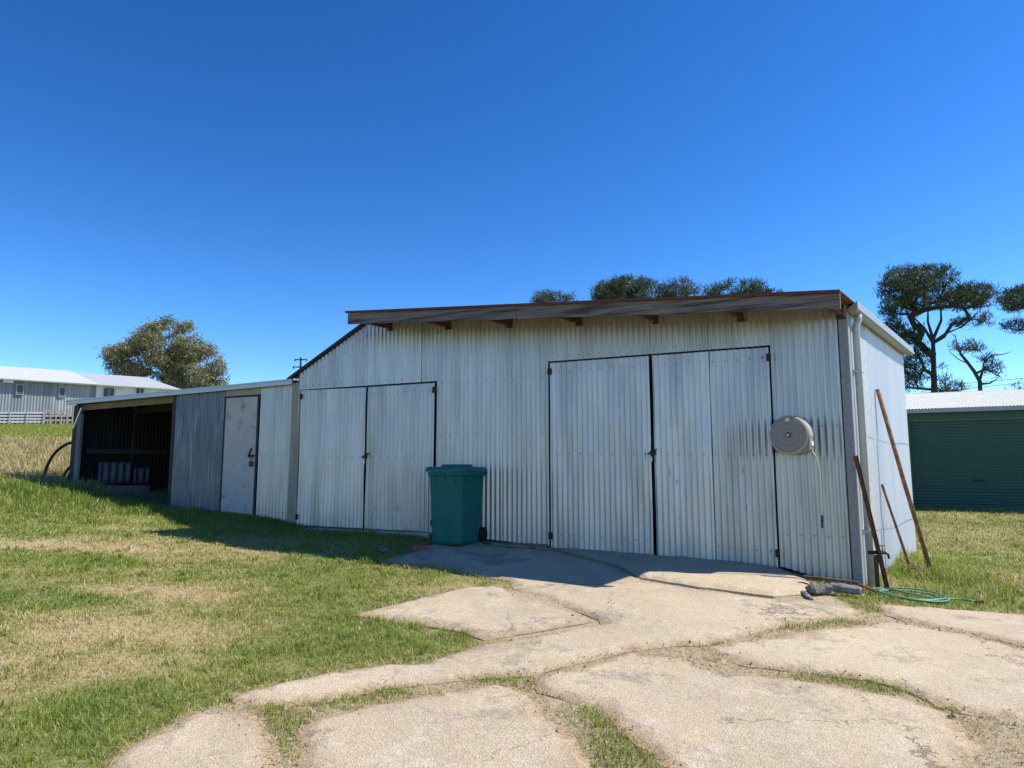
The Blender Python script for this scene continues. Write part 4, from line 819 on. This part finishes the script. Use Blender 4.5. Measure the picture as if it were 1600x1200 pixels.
tree('pine_tree', 'tall dark umbrella-shaped pine with forked trunk behind the garage', 45, [(1460, 620), (1459, 575), (1458, 536)], .24,
     [[(1374, 455), (1380, 440), (1386, 428), (1398, 421), (1420, 418), (1440, 419), (1455, 416), (1472, 416), (1490, 422), (1506, 432), (1518, 444), (1535, 446), (1552, 450), (1558, 462), (1552, 480), (1538, 484), (1520, 480), (1500, 486), (1480, 478), (1466, 484), (1456, 476), (1446, 490), (1436, 480), (1424, 496), (1412, 492), (1402, 502), (1388, 494), (1378, 482)],
      [(1384, 498), (1412, 494), (1434, 502), (1442, 520), (1436, 540), (1410, 548), (1390, 534)], [(1376, 484), (1400, 486), (1424, 492), (1420, 506), (1396, 502), (1380, 498)], [(1488, 504), (1512, 494), (1540, 490), (1548, 506), (1536, 518), (1512, 516), (1494, 514)],
      [(1386, 504), (1408, 508), (1426, 522), (1440, 536), (1452, 552), (1452, 618), (1392, 618), (1396, 570), (1390, 530)], [(1466, 568), (1482, 572), (1500, 584), (1508, 596), (1502, 616), (1466, 618)]],
     'pine_leaf', 'pine_bark', .26, GRP, spacing=.38, per=40, spread=.17, depth=.6, gap=.47, gscale=.95, twig=.02, bare=(((1458, 536), (1428, 496), .11), ((1458, 530), (1450, 480), .10), ((1458, 530), (1470, 478), .11), ((1460, 534), (1500, 512), .11), ((1500, 512), (1528, 486), .07)), holes=((1408, 462, 8, 4), (1440, 470, 8, 4), (1500, 466, 7, 3), (1420, 550, 7, 6), (1406, 590, 6, 6)), aim=1.1, narrow=.16)
tree('pine_tree', 'sparse half-dead pine with bare grey branches right of the tall pine', 43, [(1532, 618), (1531, 596), (1522, 580), (1510, 564), (1500, 552)], .15,
     [[(1486, 534), (1500, 528), (1520, 536), (1538, 544), (1530, 550), (1508, 550), (1492, 546)], [(1532, 560), (1546, 556), (1558, 566), (1566, 580), (1556, 590), (1544, 584), (1536, 572)]],
     'pine_leaf', 'pine_bark', .24, GRP, spacing=.36, per=36, spread=.15, depth=.7, narrow=.16, bare=(((1530, 596), (1538, 566), .1), ((1538, 566), (1560, 552), .05), ((1556, 555), (1581, 549), .04), ((1538, 562), (1554, 544), .035), ((1534, 600), (1558, 592), .08), ((1500, 552), (1492, 522), .04), ((1512, 568), (1482, 548), .04), ((1494, 526), (1486, 520), .03)))
tree('pine_tree', 'pine crown entering the right edge of the picture', 47, [(1660, 620), (1652, 560), (1640, 510), (1636, 490)], .25,
     [[(1561, 462), (1575, 456), (1592, 450), (1620, 444), (1660, 448), (1700, 465), (1690, 500), (1640, 492), (1600, 484), (1575, 488), (1562, 476)], [(1566, 508), (1585, 502), (1620, 500), (1640, 512), (1600, 518), (1574, 516)]],
     'pine_leaf', 'pine_bark', .26, GRP, spacing=.42, per=44, spread=.17, depth=.75, narrow=.16)
for x, ol, lab, mt, sp in ((872, [(832, 474), (836, 464), (850, 458), (868, 461), (885, 462), (900, 465), (912, 474), (905, 492), (840, 492)], 'lowest pale pine crown showing over the eave board on the left', 'pine_leaf_pale', .46),
                           (985, [(928, 462), (932, 450), (946, 440), (966, 436), (990, 434), (1012, 438), (1032, 446), (1048, 458), (1050, 480), (1020, 492), (950, 490), (930, 478)], 'broad dark pine crown showing over the middle of the roof', 'pine_leaf', .42),
                           (1068, [(1038, 448), (1046, 440), (1062, 437), (1078, 440), (1090, 450), (1100, 462), (1098, 482), (1050, 486)], 'thin light pine crown between the two broad ones over the roof', 'pine_leaf_pale', .5),
                           (1162, [(1105, 454), (1118, 446), (1140, 440), (1164, 438), (1186, 442), (1206, 450), (1224, 461), (1215, 482), (1120, 484), (1108, 468)], 'broad dark pine crown over the right end of the roof', 'pine_leaf', .42)):
    tree('pine_tree', lab, 56, [(x, 640), (x + 2, 560), (x, 505), (x - 2, 485)], .3, [ol], mt, 'pine_bark', .30, GRP, spacing=sp, per=44, spread=.2, depth=.75, narrow=.16, aim=1.1, gap=.44, gscale=1.0)
tree('gum_tree', 'large round olive gum tree behind the barn', 80, [(293, 640), (291, 612), (284, 588), (276, 566), (272, 548)], .40,
     [[(165, 552), (170, 540), (182, 535), (184, 524), (196, 519), (212, 520), (220, 510), (230, 504), (246, 503), (250, 499), (268, 499), (290, 504), (304, 512), (316, 520), (322, 532), (336, 546), (346, 556), (354, 568), (350, 588), (346, 606), (320, 616), (270, 614), (240, 604), (222, 598), (196, 594), (176, 588), (174, 572), (168, 562)]],
     'gum_leaf', 'gum_bark', .42, None, spacing=.62, per=50, spread=.34, depth=.55, droop=.9, aim=.2, narrow=.24, twig=.028, gap=.49, gscale=1.7, holes=((236, 572, 13, 5), (250, 580, 12, 4), (206, 556, 9, 4), (256, 540, 5, 6), (330, 600, 5, 4), (186, 574, 6, 4), (308, 566, 6, 4), (216, 548, 5, 3), (222, 600, 10, 4)))
cy = at(1592, 606, 70); t = thing('cypress_tree', (cy[0], cy[1], g1(cy[0], cy[1])), 'tiny distant cypress tips over the garage roof at far right', 'tree')
b_ = np.array([cy[0], cy[1], g1(cy[0], cy[1])]); MB().tube([b_, np.array([cy[0], cy[1], cy[2]])], [.15, .05], 6).build('trunk', 'pine_bark', t)
hh = np.sqrt(rng.uniform(0, 1, 300)); qq = np.stack([b_[0] + rng.normal(size=300) * .45 * hh, b_[1] + rng.normal(size=300) * .45 * hh, cy[2] + .7 - hh * (cy[2] + .7 - b_[2] - .5)], 1); leaves_mesh(qq, np.tile([0, 0, 1.], (300, 1)), .35, 12, 'pine_leaf', 'crown', t)
# utility pole and wires
c = at(470, 592, 85); tpz = at(470, 558.5, 85); t = thing('utility_pole', (c[0], c[1], g1(c[0], c[1])), 'distant timber power pole with two crossarms over the lean-to roof', 'pole')
m = MB(); m.tube([np.array([c[0], c[1], g1(c[0], c[1])]), tpz], [.16, .12], 8); m.build('shaft', 'dark_timber', t)
for py, hw in ((562, .75), (573.5, .95)): p = at(470, py, 84.8); MB().bar(p - np.array([hw, 0, 0]), p + np.array([hw, 0, 0]), .12, .12).build('crossarm', 'dark_timber', t)
for py, hw in ((561, .7), (561, -.7), (572.5, .9), (572.5, -.9)): p = at(470, py, 84.8) + np.array([hw, 0, 0]); MB().tube([p - Z3 * .28, p + Z3 * .05], [.08, .04], 6).build('insulator', 'black_iron', t)
for i, (y0, y1, lab) in enumerate(((600, 591, 'upper power line crossing the sky above the garage roof'), (608, 598, 'lower power line crossing the sky above the garage roof'))):
    P = [at(x, y0 + (y1 - y0) * (x - 1500) / 100, 60 - (x - 1400) * .02) for x in np.linspace(1380, 1900, 12)]; tag(MB().tube(P, .02, 5).build('power_line', 'wire', None), lab, 'wire', 'power lines')

# ------------------------------------------------------------------ grass (blades as one mass)
def blades():
    N0 = 1500000; rad = np.linspace(2.3, 60, 3000); rho = np.where(rad < 5, 7600, 7600 * (5 / rad) ** 1.75); pdf = rad * rho; cdf = np.cumsum(pdf); tot = cdf[-1] * (rad[1] - rad[0]) * 1.62; cdf /= cdf[-1]
    n = int(tot); r = np.interp(rng.uniform(size=n), cdf, rad); th = rng.uniform(-.81, .81, n); x = r * np.sin(th); y = r * np.cos(th)
    nt_ = 900; ta = rng.uniform(-.78, .78, nt_); tr0 = rng.uniform(3.2, 15, nt_); tx, ty = tr0 * np.sin(ta), tr0 * np.cos(ta); kx = np.repeat(tx, 34) + rng.normal(size=nt_ * 34) * .028; ky = np.repeat(ty, 34) + rng.normal(size=nt_ * 34) * .028
    wb = [FWp(q, .05, 0) for q in np.arange(5.8, 11.6, .05)]; wx = np.repeat([p[0] for p in wb], 26) + rng.normal(size=len(wb) * 26) * .05; wy = np.repeat([p[1] for p in wb], 26) + rng.normal(size=len(wb) * 26) * .03 - .03
    x = np.r_[x, kx, wx]; y = np.r_[y, ky, wy]; tuft = np.r_[np.zeros(n), np.repeat(rng.uniform(.3, 1, nt_), 34), np.full(len(wx), .8)]; r = np.hypot(x, y); n = len(x)
    # keep what the place shows: nothing under buildings or concrete
    dx, dy = x - CX, y - CY; det = U[0] * V[1] - U[1] * V[0]; s = (dx * V[1] - dy * V[0]) / det; l = (U[0] * dy - U[1] * dx) / det
    ok = ~((s > -.02) & (s < 8.6) & (l > -.03) & (l < 4.2)) & ~((s >= 8.6) & (s < 11.6) & (l > -.02)) & ~((s >= 11.6) & (s < 14.7) & (l > .4))
    ok &= ~((l > 4.5) & (s > .5) & (s < 13.5) & (x < 5))
    spill = np.zeros(n, bool)
    for poly in SLABS:
        A = np.array(poly); bb = (x > A[:, 0].min()) & (x < A[:, 0].max()) & (y > A[:, 1].min()) & (y < A[:, 1].max()) & ok; i = np.where(bb)[0]; i = i[inpoly(x[i], y[i], poly)]; de = np.full(len(i), 9.)
        for q in range(0, len(A), 2): de = np.minimum(de, np.hypot(x[i] - A[q, 0], y[i] - A[q, 1]))
        sp_ = (rng.uniform(size=len(i)) < .55 * np.exp(-(de / .045) ** 2)); ok[i[~sp_]] = False; spill[i[sp_]] = True
    gq = np.stack([x - g0[0], y - g0[1]], 1) @ np.stack([GA[:2], gback[:2]], 1); ok &= ~((gq[:, 0] > -1.9) & (gq[:, 1] > -.05)) & ~((gq[:, 0] > 1.9) & (gq[:, 1] > -.75))
    x, y, r, s, l, spill, tuft = x[ok], y[ok], r[ok], s[ok], l[ok], spill[ok], tuft[ok]
    hz2 = inpoly(x, y, HULL2) & (rng.uniform(size=len(x)) > .05); x, y, r, s, l, spill, tuft = (a[~hz2] for a in (x, y, r, s, l, spill, tuft))
    gn_ = greenness(x, y); joint = inpoly(x, y, HULL)
    near_apron = np.zeros(len(x), bool)
    # joint grass: mostly thin and dry, green in a few places
    jp = np.zeros(len(x))
    for px, py, rx, ry in ((520, 1098, .35, .13), (600, 1087, .25, .1), (785, 1064, .22, .12), (950, 1125, .2, .2), (980, 1165, .25, .25), (1000, 1205, .3, .2), (450, 1150, .15, .3), (1240, 980, .45, .12), (1310, 975, .35, .1), (1115, 1008, .15, .06), (1290, 1064, .3, .09), (1380, 1077, .3, .1), (1340, 940, .3, .2), (1490, 1112, .15, .08), (1350, 952, .3, .15), (420, 1125, .2, .2), (1390, 955, .2, .1)):
        c = GP(px, py); jp = np.maximum(jp, np.exp(-((x - c[0]) / rx) ** 2 - ((y - c[1]) / ry) ** 2))
    keepj = ~joint | (rng.uniform(size=len(x)) < .32 + .68 * np.clip(jp * 1.6, 0, 1))
    patchy = joint | (rng.uniform(size=len(x)) < np.clip(.55 + gn_ * .8, 0, 1)); k = keepj & patchy
    # shade-side strip at the shed front: thin
    x, y, r, s, l, gn_, joint, jp, spill, tuft = (a[k] for a in (x, y, r, s, l, gn_, joint, jp, spill, tuft)); n = len(x)
    cl = vn(x, y, .16, 91, 2); kk = joint | spill | (rng.uniform(size=n) < np.clip(.35 + 1.5 * (cl - .2), .3, 1)); x, y, r, s, l, gn_, joint, jp, spill, tuft = (a[kk] for a in (x, y, r, s, l, gn_, joint, jp, spill, tuft)); n = len(x)
    # heights
    fine = vn(x, y, .28, 77, 2); h = .016 + .040 * rng.uniform(size=n) * (.25 + fine * 1.2) * (.6 + .8 * vn(x, y, .16, 91, 2)) + .02 * np.clip(gn_ - .5, 0, 1)
    def blob(px, py, rx, ry): c = GP(px, py); return np.exp(-((x - c[0]) / rx) ** 2 - ((y - c[1]) / ry) ** 2)
    tall = np.maximum.reduce([blob(70, 778, .9, .6), blob(180, 795, 1.2, .35) * .45, blob(30, 775, 1.8, 1.0), blob(230, 805, .8, .3) * .45, blob(300, 805, .5, .3) * .5, blob(125, 772, .45, .5)])
    h *= np.where((s > 11.5) & (s < 14.35) & (l > -.6), .55, 1)
    h += tall * .24 * (.35 + .65 * rng.uniform(size=n)) * (.5 + fine)
    tr_ = np.maximum.reduce([blob(1500, 905, .7, .6), blob(1440, 925, .35, .3) * .6, blob(1530, 930, .6, .4) * .6, blob(1405, 915, .3, .25) * .5]); h += tr_ * .22 * rng.uniform(size=n)
    dryt = np.maximum(blob(1408, 880, .22, .5), blob(1440, 880, .3, .4) * .7); h += dryt * .26 * rng.uniform(size=n)
    mid = np.maximum(blob(560, 835, 2.0, .3), blob(400, 815, 1.5, .35)); h += mid * .06 * rng.uniform(size=n)
    h = np.where((tuft > 0) & ~spill, .03 + tuft * .085 * rng.uniform(.4, 1, n), h)
    h = np.where(joint & (tuft == 0), .015 + .03 * rng.uniform(size=n) + .03 * np.clip(jp, 0, 1) * rng.uniform(size=n), h)
    hill = hill_dry(x, y); h += hill * (.07 + .2 * rng.uniform(size=n)); h += np.clip((y - 25) / 20, 0, 1) * .12
    lod = np.maximum(1, r / 5.0); w = .0031 * lod ** .9 * (1 + .5 * rng.uniform(size=n)); h = h * (1 + .12 * (lod - 1))
    # colour: green, olive or straw
    pg = np.clip((gn_ - .22) * 2.0, .14, .92); pg = np.maximum(pg, np.clip(tall * 1.3, 0, .95)); pg = np.maximum(pg, np.clip(tr_ * 1.2, 0, .8)); pg = np.where(joint, np.clip(jp * 1.3, .1, .9), pg); pg *= 1 - np.clip(dryt * 1.4, 0, .95); pg *= 1 - .8 * hill
    pg = np.where(y > 26, .85, pg); right = (x > 4.5) & (y > 9.5); pg = np.where(right, np.clip(.62 + .8 * (vn(x, y, 1.5, 55) - .4) + tr_ * 1.4, .1, .93), pg)
    pg = np.where(spill, .12, pg); isg = rng.uniform(size=n) < pg; u = rng.uniform(size=(n, 1)); v = rng.uniform(size=(n, 1))
    lush = np.clip(np.maximum(gn_ - .55, 0) * 2 + tall, 0, 1)[:, None]
    green = np.array([.34, .37, .06]) * (1 - u) + np.array([.205, .27, .042]) * u; green = green * (1 - lush * .42) + np.array([.085, .22, .03]) * lush * .42
    straw = np.array([.66, .55, .29]) * (1 - v) + np.array([.47, .37, .18]) * v
    col = np.where(isg[:, None], green, straw) * rng.uniform(.75, 1.25, (n, 1))
    z = G(x, y) + (vn(x, y, .5, 3) - .5) * .03 - .004 + spill * .014
    az = rng.uniform(0, 2 * math.pi, n); lean = np.where(isg, rng.uniform(.15, 1.0, n), rng.uniform(.5, 1.9, n)); lean = np.where(spill, 2.2, lean) * (1 - .5 * np.clip(tall + hill, 0, 1))
    dx, dy = np.cos(az), np.sin(az); sx, sy = -dy, dx; fa = rng.uniform(-.9, .9, n); sx2 = sx * np.cos(fa) - sy * np.sin(fa); sy2 = sx * np.sin(fa) + sy * np.cos(fa)
    b = np.stack([x, y, z], 1); sd_ = np.stack([sx2, sy2, np.zeros(n)], 1) * w[:, None] * .5
    d1 = np.stack([dx * lean * .35, dy * lean * .35, np.full(n, .62)], 1) * h[:, None]; d2 = np.stack([dx * lean, dy * lean, 1.0 - .25 * np.minimum(lean, 1.6)], 1) * h[:, None]
    Vv = np.stack([b - sd_, b + sd_, b + d1 + sd_ * .8, b + d1 - sd_ * .8, b + d2], 1).reshape(-1, 3)
    i0 = np.arange(n) * 5; loops = np.stack([i0, i0 + 1, i0 + 2, i0 + 3, i0 + 3, i0 + 2, i0 + 4], 1).ravel(); ls = np.stack([np.arange(n) * 7, np.arange(n) * 7 + 4], 1).ravel(); lt = np.tile([4, 3], n)
    me = bpy.data.meshes.new('grass'); me.vertices.add(n * 5); me.vertices.foreach_set('co', Vv.astype(np.float32).ravel()); me.loops.add(n * 7); me.loops.foreach_set('vertex_index', loops.astype(np.int32))
    me.polygons.add(n * 2); me.polygons.foreach_set('loop_start', ls.astype(np.int32)); me.polygons.foreach_set('loop_total', lt.astype(np.int32)); me.update()
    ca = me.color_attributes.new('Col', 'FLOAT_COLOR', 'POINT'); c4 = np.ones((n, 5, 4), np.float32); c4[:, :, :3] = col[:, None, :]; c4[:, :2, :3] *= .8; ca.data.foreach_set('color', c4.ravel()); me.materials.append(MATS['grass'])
    o = bpy.data.objects.new('grass', me); COL.objects.link(o); tag(o, 'patchy green and straw coloured grass of the yard and hillside', 'grass', kind='stuff'); print('blades', n)
blades()

# ------------------------------------------------------------------ loose grit on the worn concrete and weedy tufts along edges
def grit():
    m = MB(); r = random.Random(5)
    for k, poly in enumerate(SLABS):
        A = np.array(poly)
        for i in range(int(len(A) * (.9 if k > 2 else .35))):
            a = A[r.randrange(len(A))]; x, y = a[0] + r.gauss(0, .16), a[1] + r.gauss(0, .12); z = g1(x, y) + .024; q = r.uniform(.003, .010) * (1.8 if r.random() < .06 else 1)
            P = [np.array([x + q * r.uniform(.6, 1.4) * math.cos(t + r.random()), y + q * r.uniform(.6, 1.4) * math.sin(t), z - .002]) for t in (0, 1.57, 3.14, 4.71)]
            m.add(P + [np.array([x + r.uniform(-.3, .3) * q, y, z + q * r.uniform(.6, 1.2)])], [(0, 1, 4), (1, 2, 4), (2, 3, 4), (3, 0, 4)])
    o = m.build('gravel', 'grit_stone', None); tag(o, 'loose grit scattered on the worn concrete', 'gravel', kind='stuff')
mat('grit_stone', (.24, .205, .16), .95, 0, .5, 40.)
grit()
